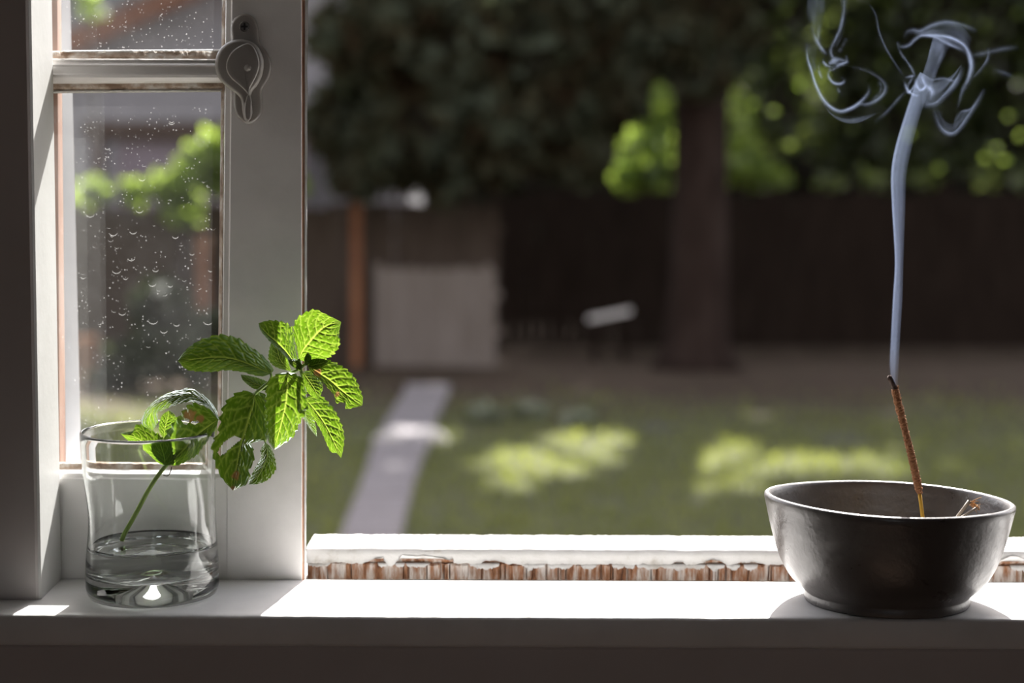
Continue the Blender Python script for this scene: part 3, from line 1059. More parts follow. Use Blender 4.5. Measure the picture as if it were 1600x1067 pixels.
tube('shaft', [tuple(A.lerp(B, k / 8)) for k in range(9)], 0.0007, TWIG, ss2, 8)
for i in range(5):
    s0 = P(1523, 794, yS - 0.004)
    tube('frayed_fibre', [tuple(s0), tuple(s0 + Vector((0.0015, 0, random.uniform(-0.001, 0.002)))), tuple(s0 + Vector((random.uniform(0.002, 0.004), 0, random.uniform(-0.002, 0.003))))], [0.0003, 0.00022, 0.0001], FRAY, ss2, 5)
hp = [P(1535, 795, yS + 0.015), P(1540, 784, yS + 0.016), P(1547, 773, yS + 0.017)]
h = tube('fibre', [tuple(p) for p in cr([tuple(p) for p in hp], 8)], 0.00018, FRAY, None, 5)
tag(h, 'single thin curved fibre against the inside of the bowl at right', 'fibre')

# ------------------------------------------------------------------ glass tumbler
GXc = P(240.5, 925, D0).x
GYc = YW(0.8668)


def glassfn(r, a, z, i):
    k = 1.0
    w1 = math.exp(-((z - 0.046) / 0.020) ** 2)
    dent = 0.0
    for ac, amp in ((pi * 1.02, 0.075), (pi * 0.40, 0.055), (-pi * 0.33, 0.045)):
        dd = (a - ac + pi) % (2 * pi) - pi
        dent += amp * math.exp(-(dd / 0.55) ** 2)
    if r > 0.02:
        k = 1 - dent * w1
    lean = -0.0022 * (z / 0.095)
    x = r * k * math.cos(a) * 0.966 + lean
    y = r * k * math.sin(a)
    zz = z
    if z > 0.06 and r > 0.02:
        zz = z + (y / 0.0385) * 0.0014 * ((z - 0.06) / 0.035) - (x / 0.0385) * 0.0002
    return x, y, zz


RO = 0.0386
gout = [(0.0, 0.0110), (0.0010, 0.0106), (0.0155, 0.0016), (0.0175, 0.0008), (0.0200, 0.0008), (0.0240, 0.0006), (0.0300, 0.0), (0.0345, 0.0003), (0.0368, 0.0012), (0.0381, 0.0035), (RO, 0.0070)]
gout += sp([(RO, 0.0080), (0.0385, 0.0200), (0.0381, 0.0350), (0.0378, 0.0500), (0.0382, 0.0700), (0.0386, 0.0930)], 26)
grim = [(0.0384, 0.0944), (0.0376, 0.0950), (0.0368, 0.0944)]
gin = sp([(0.0366, 0.0930), (0.0362, 0.0700), (0.0358, 0.0500), (0.0360, 0.0350), (0.0362, 0.0220), (0.0358, 0.0170), (0.0335, 0.0140)], 26)
gin += [(0.0300, 0.0128), (0.0220, 0.0124), (0.0120, 0.0130), (0.0040, 0.0150), (0.0, 0.0156)]
glass = lathe('drinking_glass', gout + grim + gin, GLASS, 128, glassfn, (GXc, GYc, 0.0003))
glass.data.materials.append(glass_mat('polished_rim', (0.99, 0.998, 0.995), 1.47, 0.16))
for f_ in glass.data.polygons:
    if f_.center.z > 0.0915:
        f_.material_index = 1
tag(glass, 'clear dented glass tumbler with thick base holding a mint sprig', 'glass')
WL = 0.0300
wprof = [(0.0, 0.0154), (0.0042, 0.0148), (0.0122, 0.0128), (0.0222, 0.0122), (0.0302, 0.0126), (0.0337, 0.0138), (0.0360, 0.0168), (0.0364, 0.0220), (0.0363, 0.0280), (0.03635, WL + 0.0006), (0.0353, WL), (0.0335, WL - 0.0003), (0.028, WL - 0.0004), (0.02, WL - 0.0004), (0.01, WL - 0.0004), (0.0, WL - 0.0004)]


def waterfn(r, a, z, i):
    x, y, zz = glassfn(r, a, z, i)
    if i >= 11:
        zz += 0.00035 * noise.noise(Vector((x * 120, y * 120, 1)))
        # surface clings to the stem
        sx, sy = x - (ux(193, 0, 0.865) - GXc), y
        zz += 0.0012 * math.exp(-(sx * sx + sy * sy) / 0.000012)
    return x, y, zz


wt = lathe('water', wprof, WATER, 96, waterfn, (GXc, GYc, 0.0003))
tag(wt, 'shallow clear water in the bottom of the glass', 'water')

# ------------------------------------------------------------------ mint sprig
DM = 0.858
mint = empty('mint_sprig', P(193, 845, 0.866))
tag(mint, 'green mint sprig leaning out of the glass tumbler', 'plant')
stem_px = [(190, 845, 0.866), (194, 834, 0.866), (213, 800, 0.866), (232, 765, 0.865), (254, 733, 0.864), (285, 700, 0.862), (318, 670, 0.860), (345, 652, 0.860), (378, 632, 0.860), (402, 612, 0.860), (420, 598, 0.860), (445, 587, 0.859), (468, 576, 0.857), (480, 566, 0.856)]
sp3 = cr(stem_px, 60)
tube('stem', [tuple(P(*p)) for p in sp3], [0.00135 * (1 - 0.35 * i / 59) for i in range(60)], STEMM, mint, 12)
tube('wilted_leafstalk', [tuple(P(*p)) for p in cr([(255, 742, 0.862), (262, 743, 0.861), (266, 737, 0.861), (268, 729, 0.861)], 10)], 0.0003, CHAR, mint, 6)


def inside(p, poly):
    x, y = p; c = False
    for i in range(len(poly)):
        x1, y1 = poly[i]; x2, y2 = poly[i - 1]
        if (y1 > y) != (y2 > y) and x < (x2 - x1) * (y - y1) / (y2 - y1) + x1:
            c = not c
    return c


def leaf(left, mid, right, d0, d1, el, er, bulge=0.0, nv=8, holes=(), brown=(), teeth=13, quilt=0.0015, tooth=0.13, seed=0, name='leaf', flip=1):
    """left, mid, right: pixel curves base->tip; d0,d1 distance of base and tip; el,er distance offset of the margins"""
    NT, NS = 96, 44
    Lc, Mc, Rc = cr(left, NT + 1), cr(mid, NT + 1), cr(right, NT + 1)
    V, vein, brn, px = [], [], [], []
    for i in range(NT + 1):
        t = i / NT
        dm = d0 + (d1 - d0) * t - bulge * math.sin(pi * t)
        for j in range(NS + 1):
            s = -1 + 2 * j / NS
            E = Lc[i] if s < 0 else Rc[i]
            off = el if s < 0 else er
            a = abs(s)
            saw = (t * teeth + seed * 0.37 + (0.4 if s < 0 else 0)) % 1.0
            tt = (saw if True else 0) - 0.5
            k = 1 + tooth * tt * a ** 4 * min(1, 6 * t, 7 * (1 - t)) 
            p = Mc[i] + (E - Mc[i]) * (a * k)
            env = abs(math.sin(pi * min(1, max(0, t)))) ** 0.6
            wob = noise.noise(Vector((t * 4, s * 3, seed)))
            q = t * nv - a * 1.9 + 0.18 * wob + (0.35 if s < 0 else 0)
            dv = abs(q - round(q))
            v1 = math.exp(-(dv / 0.07) ** 2) * (0.9 - 0.35 * a)
            q2 = a * 4.2 + 0.5 * math.sin(q * 2 * pi) * 0.3 + 0.5 * noise.noise(Vector((t * 9, s * 9, seed + 3)))
            dv2 = abs(q2 - round(q2))
            v2 = 0.38 * math.exp(-(dv2 / 0.10) ** 2)
            vm = math.exp(-(s / (0.045 * (1.2 - 0.7 * t))) ** 2)
            vv = max(v1 * 0.65, v2, vm)
            puff = (1 - max(v1, v2 * 1.6, vm))
            dd = dm + off * env * a ** 1.4 - flip * quilt * puff * env * (1.1 - a * 0.4) + 0.0008 * a * a * noise.noise(Vector((t * 5, s, seed + 9)))
            V.append(P(p[0], p[1], dd))
            px.append(p)
            vein.append(min(1, vv))
            bb = 0.0
            for bx, by, br_ in brown:
                rr = math.hypot(p[0] - bx, p[1] - by) / br_
                rr += 0.45 * noise.noise(Vector((p[0] * 0.15, p[1] * 0.15, 1)))
                bb = max(bb, 1 - max(0, min(1, (rr - 0.6) / 0.4)))
            brn.append(bb)
    Fc = []
    for i in range(NT):
        for j in range(NS):
            a = i * (NS + 1) + j
            if holes:
                c = (px[a] + px[a + NS + 2]) / 2
                if any(inside(c, h) for h in holes):
                    continue
            Fc.append((a, a + 1, a + NS + 2, a + NS + 1))
    o = pyd(name, V, Fc, MINT, None, True)
    for nm, arr in (('vein', vein), ('brown', brn)):
        at = o.data.attributes.new(nm, 'FLOAT', 'POINT')
        at.data.foreach_set('value', arr)
    under(o, mint)
    return o


# back leaves first
leaf([(455, 580), (432, 574), (420, 562), (421, 545), (424, 536), (430, 530)], [(455, 580), (440, 565), (434, 550), (430, 530)], [(455, 580), (452, 570), (448, 556), (441, 540), (430, 530)], 0.866, 0.874, 0.004, -0.002, seed=3)            # L11
leaf([(423, 607), (411, 610), (398, 608), (387, 601), (379, 593), (376, 585)], [(423, 607), (408, 603), (392, 596), (376, 585)], [(423, 607), (420, 598), (408, 592), (390, 587), (376, 585)], 0.864, 0.872, 0.002, 0.004, seed=4)        # L10
leaf([(475, 632), (470, 645), (478, 660), (486, 672), (495, 682)], [(475, 632), (478, 650), (486, 667), (495, 682)], [(475, 632), (484, 640), (490, 655), (494, 668), (495, 682)], 0.866, 0.872, 0.003, -0.002, seed=6)                          # L6
leaf([(414, 690), (407, 704), (408, 714), (398, 732), (390, 748), (388, 757)], [(414, 690), (418, 708), (412, 728), (402, 745), (388, 757)], [(414, 690), (424, 700), (430, 718), (431, 733), (418, 750), (403, 756), (388, 757)], 0.866, 0.858, 0.003, -0.004, seed=7)   # L9
leaf([(403, 612), (416, 618), (420, 640), (421, 662), (420, 680), (414, 694)], [(403, 612), (412, 632), (417, 660), (414, 694)], [(403, 612), (408, 640), (408, 668), (414, 694)], 0.866, 0.866, 0.004, 0.0, seed=8)
# L8 with holes
leaf([(398, 616), (385, 610.5), (371, 613), (361, 620), (350, 633), (346, 645), (343, 662), (340, 678), (332, 690), (332, 706), (336, 724), (345, 745), (355, 757), (364.5, 767)],
     [(398, 616), (395, 634), (388, 656), (378, 691), (371, 722), (364.5, 767)],
     [(398, 616), (407, 619), (414, 628), (416, 645), (417, 668), (414, 687), (402, 690), (393, 694), (396.5, 705), (396, 722), (389, 735), (391, 744), (384, 757), (374, 762), (364.5, 767)],
     0.858, 0.850, 0.003, 0.004, 0.003, nv=7, seed=9, brown=((368, 742, 8), (364, 764, 6)),
     holes=([(340, 707), (343, 700), (349, 692), (357, 686), (366, 681), (372, 683), (377, 686), (371, 691), (362, 699), (352, 707), (344, 713)],))
# L1
leaf([(423, 584), (410, 588), (394, 585.5), (377, 581), (353, 578.5), (332, 581), (305, 580), (290, 576.5), (277.5, 563)],
     [(423, 584), (408, 577), (387, 568), (365, 561), (340, 558), (305, 561), (277.5, 563)],
     [(423, 584), (427, 576), (410, 555), (389, 540), (374, 529), (359, 524.5), (344, 522.5), (324, 527), (305, 535.5), (290, 547), (277.5, 563)],
     0.858, 0.846, 0.007, 0.010, 0.004, nv=8, seed=1, tooth=0.09)
# L2
leaf([(466, 576), (454, 566), (441, 552), (424, 536), (412, 523), (406, 514), (404, 505)], [(466, 576), (456, 561), (443, 545), (428, 531), (414, 518), (404, 505)],
     [(466, 576), (464, 555), (460, 535), (458, 516), (450, 506), (440, 502.5), (428, 500.5), (415, 501.5), (404, 505)], 0.858, 0.852, -0.006, 0.004, 0.003, seed=2, nv=8)
# L3
leaf([(467, 562), (464, 545), (460, 528), (459, 510), (465, 496), (480, 487), (493, 483.5), (507, 490), (518, 495), (533, 503)],
     [(467, 562), (473, 548), (485, 533), (500, 516), (515, 507), (533, 503)],
     [(467, 562), (478, 565), (491, 565), (508, 561), (522, 553), (531, 537), (530, 520), (533, 503)], 0.856, 0.862, -0.004, 0.004, 0.003, seed=5, nv=7, tooth=0.1)
# L4
leaf([(480, 569), (490, 563), (505, 561), (520, 565), (543, 578), (555, 591), (562, 607), (567, 622), (566, 634)],
     [(480, 569), (494, 580), (515, 594), (530, 607), (548, 621), (566, 634)],
     [(480, 569), (486, 582), (498, 592), (510, 604), (522, 618), (525, 629), (538, 629), (541, 639), (552, 637), (566, 634)], 0.856, 0.854, 0.005, -0.003, 0.004, seed=10, nv=7, brown=((497, 582, 8), (527, 616, 5)))
# L12
leaf([(472, 580), (484, 580), (497, 590), (504, 602), (503, 613), (498, 623)], [(472, 580), (482, 594), (492, 609), (498, 623)], [(472, 580), (474, 596), (480, 612), (488, 619), (498, 623)], 0.857, 0.851, 0.003, 0.002, 0.002, seed=11, nv=8, quilt=0.0011)
# L5
leaf([(476, 622), (490, 617), (502, 619), (517, 633), (529, 652), (537, 676), (537, 697), (533, 716)], [(476, 622), (492, 641), (507, 662), (518, 683), (527, 702), (533, 716)],
     [(476, 622), (481, 636), (489, 652), (500, 670), (509, 690), (517, 706), (526, 708), (533, 716)], 0.858, 0.852, 0.003, 0.003, 0.003, seed=12, nv=8)
# L7 (front)
leaf([(450, 582), (434, 584), (420, 594), (416, 608), (415, 625), (413.5, 650), (416, 670), (420, 690), (428.5, 703)],
     [(450, 582), (449, 604), (446, 633), (440, 660), (434, 682), (428.5, 703)],
     [(450, 582), (462, 584), (474, 594), (478, 612), (481, 634), (474, 650), (467, 664), (460, 680), (446, 692), (428.5, 703)], 0.854, 0.846, 0.005, 0.006, 0.003, seed=13, nv=8, quilt=0.0012)
# centre bud leaves
leaf([(478, 572), (475, 562), (478, 554), (481, 551)], [(478, 572), (480, 562), (481, 551)], [(478, 572), (486, 564), (486, 556), (481, 551)], 0.852, 0.850, 0.002, 0.002, seed=14)
leaf([(470, 580), (462, 576), (454, 570), (450, 562)], [(470, 580), (465, 570), (450, 562)], [(470, 580), (472, 570), (462, 561), (450, 562)], 0.852, 0.850, 0.002, 0.002, seed=15)
leaf([(482, 572), (486, 562), (500, 560), (513, 564)], [(482, 572), (496, 569), (513, 564)], [(482, 572), (490, 577), (502, 575), (513, 564)], 0.852, 0.849, 0.002, -0.002, seed=16)
# leaves drooping into the glass
# A arching
leaf([(342, 655), (338, 640), (325, 623), (311, 613), (297, 606), (282, 609), (268, 612), (250, 620), (234, 633), (223, 650), (222, 664), (239, 673)],
     [(342, 655), (325, 632), (310, 624), (295, 618), (275, 620), (258, 626), (243, 637), (234, 652), (239, 673)],
     [(342, 655), (334, 645), (323, 636), (308, 630), (298, 628), (283, 630), (268, 635), (254, 641), (246, 645), (247, 658), (239, 673)],
     0.856, 0.866, 0.006, -0.004, 0.004, nv=9, seed=17)
# B
leaf([(342, 655), (331, 642), (318, 634), (306, 630), (297, 631), (288, 640), (279, 650), (268, 664), (258, 682), (256, 705), (262, 725)],
     [(342, 655), (327, 665), (308, 680), (292, 697), (278, 711), (262, 725)],
     [(342, 655), (338, 668), (328, 682), (318, 694), (307, 710), (288, 722), (275, 727), (262, 725)],
     0.857, 0.864, 0.008, 0.002, 0.002, nv=7, seed=18, brown=((296, 650, 12), (312, 654, 8)), holes=([(283, 657), (292, 654), (297, 656), (292, 664), (286, 662)], [(298, 659), (308, 657), (312, 659), (305, 664), (299, 662)]), quilt=0.0005)
# C left pale
leaf([(258, 727), (246, 722), (233, 710), (216, 697), (200, 688), (188, 677)], [(258, 727), (240, 706), (222, 690), (206, 682), (188, 677)],
     [(258, 727), (262, 705), (254, 684), (240, 674), (228, 667), (219, 663), (211, 665), (207, 673), (188, 677)], 0.862, 0.868, 0.003, 0.004, seed=19, nv=7, quilt=0.0005, tooth=0.14)
leaf([(258, 727), (246, 718), (236, 704), (231, 694), (246, 690)], [(258, 727), (256, 712), (252, 700), (246, 690)], [(258, 727), (272, 724), (270, 706), (266, 694), (246, 690)], 0.858, 0.856, 0.002, 0.002, seed=20, nv=5, quilt=0.0004)
# D small fold
leaf([(256, 684), (249, 674), (249, 660), (254, 648), (264, 641)], [(256, 684), (258, 668), (262, 654), (264, 641)], [(256, 684), (268, 674), (275, 660), (273, 648), (264, 641)], 0.870, 0.866, 0.002, 0.003, seed=21)
tube('leafstalk', [tuple(P(*p)) for p in cr([(345, 653, 0.860), (350, 645, 0.858), (345, 655, 0.857)], 6)], 0.0006, STEMM, mint, 6)
for q in ([(402, 612, 0.860), (400, 614, 0.859), (397, 618, 0.8575)], [(420, 598, 0.860), (424, 590, 0.858), (423, 583, 0.857)], [(447, 586, 0.859), (449, 584, 0.856), (450, 583, 0.8535)], [(468, 576, 0.857), (468, 568, 0.857), (467, 560, 0.856)],
          [(470, 575, 0.857), (474, 600, 0.860), (476, 623, 0.858)], [(402, 612, 0.860), (410, 650, 0.864), (414, 690, 0.865)]):
    tube('leafstalk', [tuple(P(*p)) for p in cr(q, 6)], [0.0011, 0.0010, 0.0009, 0.0008, 0.0008, 0.0007], STEMM, mint, 8)


# ------------------------------------------------------------------ smoke
def smoke():
    V, Fc, D = [], [], []

    def ribbon(px, wl, wr, peak, dc=0.868, twist=0.004, n=60, seed=0, taper=True, prof=None, dep=0.004):
        """px centre curve; fades wl pixels to the left and wr pixels to the right of it"""
        C = cr(px, n)
        m = 9
        b = len(V)
        for i in range(n):
            t = i / (n - 1)
            T = C[min(i + 1, n - 1)] - C[max(i - 1, 0)]
            T = T / (np.linalg.norm(T) + 1e-9)
            Nn = np.array([T[1], -T[0]])
            env = min(1, t * 3.5, (1 - t) * 3.5) if taper else 1
            wl_, wr_ = wl * 1.5, wr * 1.6
            env *= 0.85 + 0.35 * noise.noise(Vector((t * 6, seed * 3.3, 0)))
            dz = dep * math.sin(t * 7 + seed * 2)
            for j in range(m):
                s = -1 + 2 * j / (m - 1)
                w_ = wl_ if s < 0 else wr_
                q = C[i] - Nn * (s * w_) * -1 if False else C[i] + Nn * (-s * w_)
                al = (1 - abs(s)) ** 2.2
                V.append(P(q[0], q[1], dc + dz + twist * s))
                D.append(max(0, 0.40 * peak * env * al))
        for i in range(n - 1):
            for j in range(m - 1):
                a = b + i * m + j
                Fc.append((a, a + 1, a + m + 1, a + m))

    def sheet(A, B, pa, pb, pm, dc=0.868, dep=0.006, n=50, m=12, seed=0, ends=(1, 1)):
        CA, CB = cr(A, n), cr(B, n)
        b = len(V)
        for i in range(n):
            t = i / (n - 1)
            env = min(1, (t * 6 + ends[0])) * min(1, ((1 - t) * 6 + ends[1]))
            for j in range(m):
                s = j / (m - 1)
                q = CA[i] + (CB[i] - CA[i]) * s
                al = pa * (1 - s) ** 3 + pb * s ** 3 + pm * abs(math.sin(pi * s)) ** 0.7
                al *= 0.85 + 0.5 * noise.noise(Vector((t * 3, s * 5, seed)))
                if j == 0 or j == m - 1: al = 0
                V.append(P(q[0], q[1], dc + dep * math.sin(pi * s) * math.cos(t * 3 + seed)))
                D.append(max(0, 0.21 * al * env))
        for i in range(n - 1):
            for j in range(m - 1):
                a = b + i * m + j
                Fc.append((a, a + 1, a + m + 1, a + m))
    dI2 = D0 + 0.001
    # rising column, a flattened laminar sheet folded front and back
    Lf = [(1393, 606), (1390.5, 570), (1391.5, 546), (1396, 465), (1399, 407), (1394.5, 325), (1393, 273), (1399, 232), (1414, 180), (1427, 139), (1437, 112)]
    Rt = [(1403, 604), (1405, 560), (1407, 523), (1410.5, 465), (1412, 407), (1415, 325), (1417, 273), (1426, 228), (1437, 186), (1449, 151), (1461, 126)]
    sheet(Lf, Rt, 0.30, 0.02, 0.13, dI2, -0.006, 90, 16, 1, (0.3, 0.6))
    sheet(Lf, Rt, 0.26, 0.06, 0.12, dI2, 0.006, 90, 16, 2, (0.3, 0.6))
    ribbon(Lf, 1.5, 4, 0.32, dI2, 0.001, 90, 3, True)
    Z = lambda L: [(1240 + x / 4.444, y / 4.444) for x, y in L]
    # plume above the column
    ribbon(Z([(845, 540), (820, 480), (780, 420), (745, 370), (725, 320), (718, 285)]), 2.5, 3, 0.34, seed=4)
    ribbon(Z([(718, 288), (745, 325), (800, 315), (850, 270), (900, 245), (990, 262), (1080, 310), (1170, 345), (1200, 390)]), 4, 3, 0.17, seed=5)
    ribbon(Z([(765, 275), (785, 225), (830, 208), (880, 215), (960, 175), (1060, 152), (1180, 175), (1280, 215)]), 4, 6, 0.10, seed=6)
    ribbon(Z([(850, 250), (980, 245), (1090, 262), (1180, 310), (1222, 380), (1236, 460), (1215, 545), (1180, 610), (1155, 690), (1135, 770)]), 3.5, 3.5, 0.34, seed=7)
    ribbon(Z([(1180, 300), (1215, 400), (1225, 470), (1200, 560), (1165, 640), (1148, 710)]), 7, 3, 0.22, seed=8)
    sheet(Z([(850, 215), (980, 160), (1150, 170), (1250, 260)]), Z([(880, 250), (1000, 262), (1100, 330), (1200, 390)]), 0.02, 0.08, 0.09, seed=9, ends=(0, 0))
    sheet(Z([(880, 600), (915, 480), (945, 350), (985, 225)]), Z([(985, 600), (1000, 500), (1050, 400), (1110, 300)]), 0.20, 0.03, 0.17, seed=10, ends=(0, 0))
    ribbon(Z([(880, 590), (905, 500), (935, 400), (960, 300), (985, 220)]), 1.5, 3, 0.16, seed=11)
    ribbon(Z([(1040, 315), (1030, 370), (990, 470), (960, 560), (930, 640)]), 5, 4, 0.18, seed=12)
    # knot on top of the column
    ribbon(Z([(770, 540), (830, 528), (815, 560), (790, 610), (800, 640), (835, 600), (860, 540), (885, 505)]), 2.5, 3, 0.34, seed=13)
    ribbon(Z([(768, 540), (778, 590), (800, 630), (840, 660), (880, 660)]), 2.5, 3, 0.26, seed=14)
    ribbon(Z([(845, 540), (855, 590), (880, 625), (915, 600), (900, 560), (885, 510)]), 3, 3, 0.34, seed=15)
    ribbon(Z([(885, 505), (900, 560), (930, 600), (960, 640), (940, 700)]), 6, 4, 0.30, seed=16)
    # cone opening to the right
    sheet(Z([(900, 590), (1000, 560), (1090, 525), (1170, 440)]), Z([(890, 725), (980, 725), (1060, 650), (1170, 450)]), 0.05, 0.15, 0.15, seed=17, ends=(0.5, 0))
    ribbon(Z([(880, 730), (980, 715), (1050, 650), (1110, 580), (1150, 510), (1165, 450)]), 2.5, 6, 0.17, seed=18)
    ribbon(Z([(940, 560), (1040, 545), (1110, 560), (1145, 520)]), 3, 3, 0.10, seed=19)
    # lower right loop
    ribbon(Z([(970, 720), (990, 800), (1020, 875), (1070, 920), (1120, 915), (1170, 860), (1230, 770), (1280, 690), (1325, 610)]), 3, 5, 0.16, seed=20)
    sheet(Z([(975, 700), (1000, 820), (1060, 915), (1130, 910)]), Z([(1040, 780), (1060, 830), (1120, 850), (1180, 800)]), 0.05, 0.0, 0.035, seed=21, ends=(0, 0))
    sheet(Z([(1140, 760), (1120, 800), (1110, 850), (1100, 915)]), Z([(1260, 740), (1230, 760), (1190, 820), (1130, 910)]), 0.04, 0.06, 0.05, seed=22, ends=(0, 0))
    ribbon(Z([(1150, 775), (1220, 760), (1270, 710)]), 2, 3, 0.10, seed=23)
    ribbon(Z([(1240, 540), (1300, 475), (1345, 400), (1347, 320)]), 2, 4, 0.10, seed=24)
    ribbon(Z([(1210, 390), (1320, 370), (1450, 340), (1570, 325)]), 5, 5, 0.05, seed=25)
    ribbon(Z([(1380, 480), (1450, 500), (1530, 535)]), 4, 5, 0.04, seed=26)
    # thin line joining the two plumes
    ribbon(Z([(520, 20), (570, 100), (595, 220), (640, 330), (700, 430), (770, 535)]), 2, 2.5, 0.11, seed=27)
    ribbon(Z([(560, 850), (650, 770), (740, 670), (800, 620)]), 3, 4, 0.05, seed=28)
    # left plume
    ribbon(Z([(125, 170), (145, 245), (185, 320), (235, 385)]), 3, 4, 0.20, seed=29)
    ribbon(Z([(92, 290), (98, 400), (125, 490), (155, 590), (200, 680), (240, 740)]), 2.5, 3, 0.36, seed=30)
    ribbon(Z([(150, 560), (190, 660), (250, 735), (320, 770), (380, 757), (440, 725), (495, 672), (522, 625), (510, 570)]), 3, 4, 0.26, seed=31)
    ribbon(Z([(180, 430), (175, 480), (190, 530), (205, 548)]), 3, 3, 0.16, seed=32)
    sheet(Z([(130, 520), (160, 640), (230, 750), (330, 800), (430, 800)]), Z([(170, 560), (230, 760), (330, 845), (450, 855), (600, 780)]), 0.03, 0.12, 0.06, seed=33, ends=(0, 0))
    ribbon(Z([(430, 715), (510, 722), (580, 690), (628, 640), (632, 590), (590, 540), (500, 490), (380, 460)]), 3, 4, 0.17, seed=34)
    ribbon(Z([(595, 560), (610, 610), (590, 660), (530, 705)]), 3, 4, 0.15, seed=35)
    ribbon(Z([(355, 0), (345, 100), (325, 200), (285, 285), (260, 350), (272, 395), (310, 410), (370, 418)]), 3, 3.5, 0.26, seed=36)
    ribbon(Z([(365, 375), (370, 420), (372, 440), (330, 455), (285, 478), (248, 495), (244, 530), (275, 572), (320, 582), (350, 565), (340, 540), (312, 538)]), 3, 3, 0.32, seed=37)
    sheet(Z([(262, 400), (300, 412), (370, 415)]), Z([(245, 485), (290, 470), (370, 440)]), 0.30, 0.24, 0.22, seed=38, ends=(0.2, 1))
    ribbon(Z([(205, 400), (212, 435), (250, 472)]), 2.5, 3, 0.25, seed=39)
    ribbon(Z([(265, 410), (250, 450), (250, 490)]), 2.5, 3, 0.25, seed=40)
    ribbon(Z([(215, 0), (195, 120), (172, 250), (180, 330)]), 4, 5, 0.10, seed=41)
    sheet(Z([(90, 0), (90, 120), (130, 220)]), Z([(220, 0), (190, 120), (170, 260)]), 0.02, 0.03, 0.05, seed=42, ends=(1, 0))
    sheet(Z([(320, 0), (330, 100), (300, 220), (262, 330)]), Z([(380, 0), (370, 110), (350, 230), (300, 340)]), 0.06, 0.02, 0.07, seed=43, ends=(1, 0))
    ribbon(Z([(370, 260), (340, 320), (310, 370)]), 4, 4, 0.08, seed=44)
    sheet(Z([(100, 300), (110, 420), (140, 520)]), Z([(160, 300), (160, 400), (180, 480)]), 0.06, 0.03, 0.05, seed=45, ends=(0, 0))
    ribbon(Z([(300, 600), (320, 640), (345, 670)]), 3, 3, 0.06, seed=46)
    o = pyd('smoke', V, Fc, SMOKE, None, True)
    at = o.data.attributes.new('dens', 'FLOAT', 'POINT')
    at.data.foreach_set('value', D)
    tag(o, 'blue-white smoke curling up from the burning incense stick', 'smoke', kind='stuff')


smoke()

# =================================================================== THE YARD
def gy(d, u):
    """ground point at distance d under pixel column u"""
    return Vector(((u - 800) / F * d, YW(d), GZ))


gp = []
# undulating ground grid
gx = np.linspace(-26, 30, 70); gyv = np.linspace(YW(1.2), 60, 90)
V = [(x, y, GZ + 0.02 * noise.noise(Vector((x * 0.5, y * 0.5, 0))) if y > 2 else GZ) for y in gyv for x in gx]
Fc = [(j * 70 + i, j * 70 + i + 1, (j + 1) * 70 + i + 1, (j + 1) * 70 + i) for j in range(89) for i in range(69)]
g = pyd('ground', V, Fc, GROUND, None, True)
tag(g, 'shady back lawn giving way to bare earth under the tree', kind='structure')


def gz(x, y):
    return GZ + 0.02 * noise.noise(Vector((x * 0.5, y * 0.5, 0)))


# path: concrete slabs, each a piece
path = empty('path', G(600, 820, GZ))
tag(path, 'narrow lilac grey concrete path across the lawn', kind='structure')
edges = [(845, 530, 626), (800, 548, 636), (750, 567, 650), (700, 583, 668), (660, 603, 682), (630, 622, 694), (612, 634, 703)]
rows_ = np.interp
vs = [e[0] for e in edges][::-1]; ls = [e[1] for e in edges][::-1]; rs = [e[2] for e in edges][::-1]
d_ = 4.1
while d_ < 14.2:
    L_ = 0.62
    def row(d): return 533.5 + F * math.tan(math.atan(1.45 / d) - PITCH)
    va, vb_ = row(d_), row(d_ + L_ - 0.02)
    c = []
    for v_ in (va, vb_):
        lo_ = np.interp(v_, vs, ls); hi_ = np.interp(v_, vs, rs)
        if v_ > 845:
            lo_ -= (v_ - 845) * 0.38; hi_ -= (v_ - 845) * 0.2
        c.append((G(lo_, v_, GZ), G(hi_, v_, GZ)))
    (p0, p1), (p2, p3) = c
    zt = GZ + 0.022
    V = [(p0.x, p0.y, zt), (p1.x, p1.y, zt), (p3.x, p3.y, zt), (p2.x, p2.y, zt)] + [(p.x, p.y, GZ - 0.03) for p in (p0, p1, p3, p2)]
    o = pyd('slab', V, [(0, 1, 2, 3), (4, 5, 1, 0), (5, 6, 2, 1), (6, 7, 3, 2), (7, 4, 0, 3)], CONC)
    under(o, path)
    d_ += L_


def rock(name, u, v, wpx, hpx, mat, label, group=None, seed=0, cat='rock'):
    p = G(u, v, GZ)
    d = p.y + D0
    rx = wpx / F * d / 2; rz = hpx / F * d * 0.8
    bm = bmesh.new()
    bmesh.ops.create_icosphere(bm, subdivisions=3, radius=1)
    for vv in bm.verts:
        k = 1 + 0.25 * noise.noise(vv.co * 1.6 + Vector((seed, 0, 0)))
        c = vv.co * k
        vv.co = Vector((c.x * rx, c.y * rx * 0.7, max(-0.1, c.z) * rz))
    me = bpy.data.meshes.new(name); bm.to_mesh(me); bm.free()
    o = link(name, me, mat, None, True)
    o.location = (p.x, p.y, GZ - 0.01)
    return tag(o, label, cat, group)


rock('stone', 608, 690, 56, 22, STONE, 'pale flat stone beside the garden path, left of the pair', seed=1)
rock('stone', 672, 688, 58, 24, STONE, 'pale flat stone beside the garden path, right of the pair', seed=5)
rock('stone', 1030, 672, 80, 14, ROCKD, 'low dark stone on the lawn edge before the tree trunk', seed=9)
rock('stone', 1318, 690, 86, 12, ROCKD, 'low dark stone on the lawn at right, behind the bowl', seed=12)


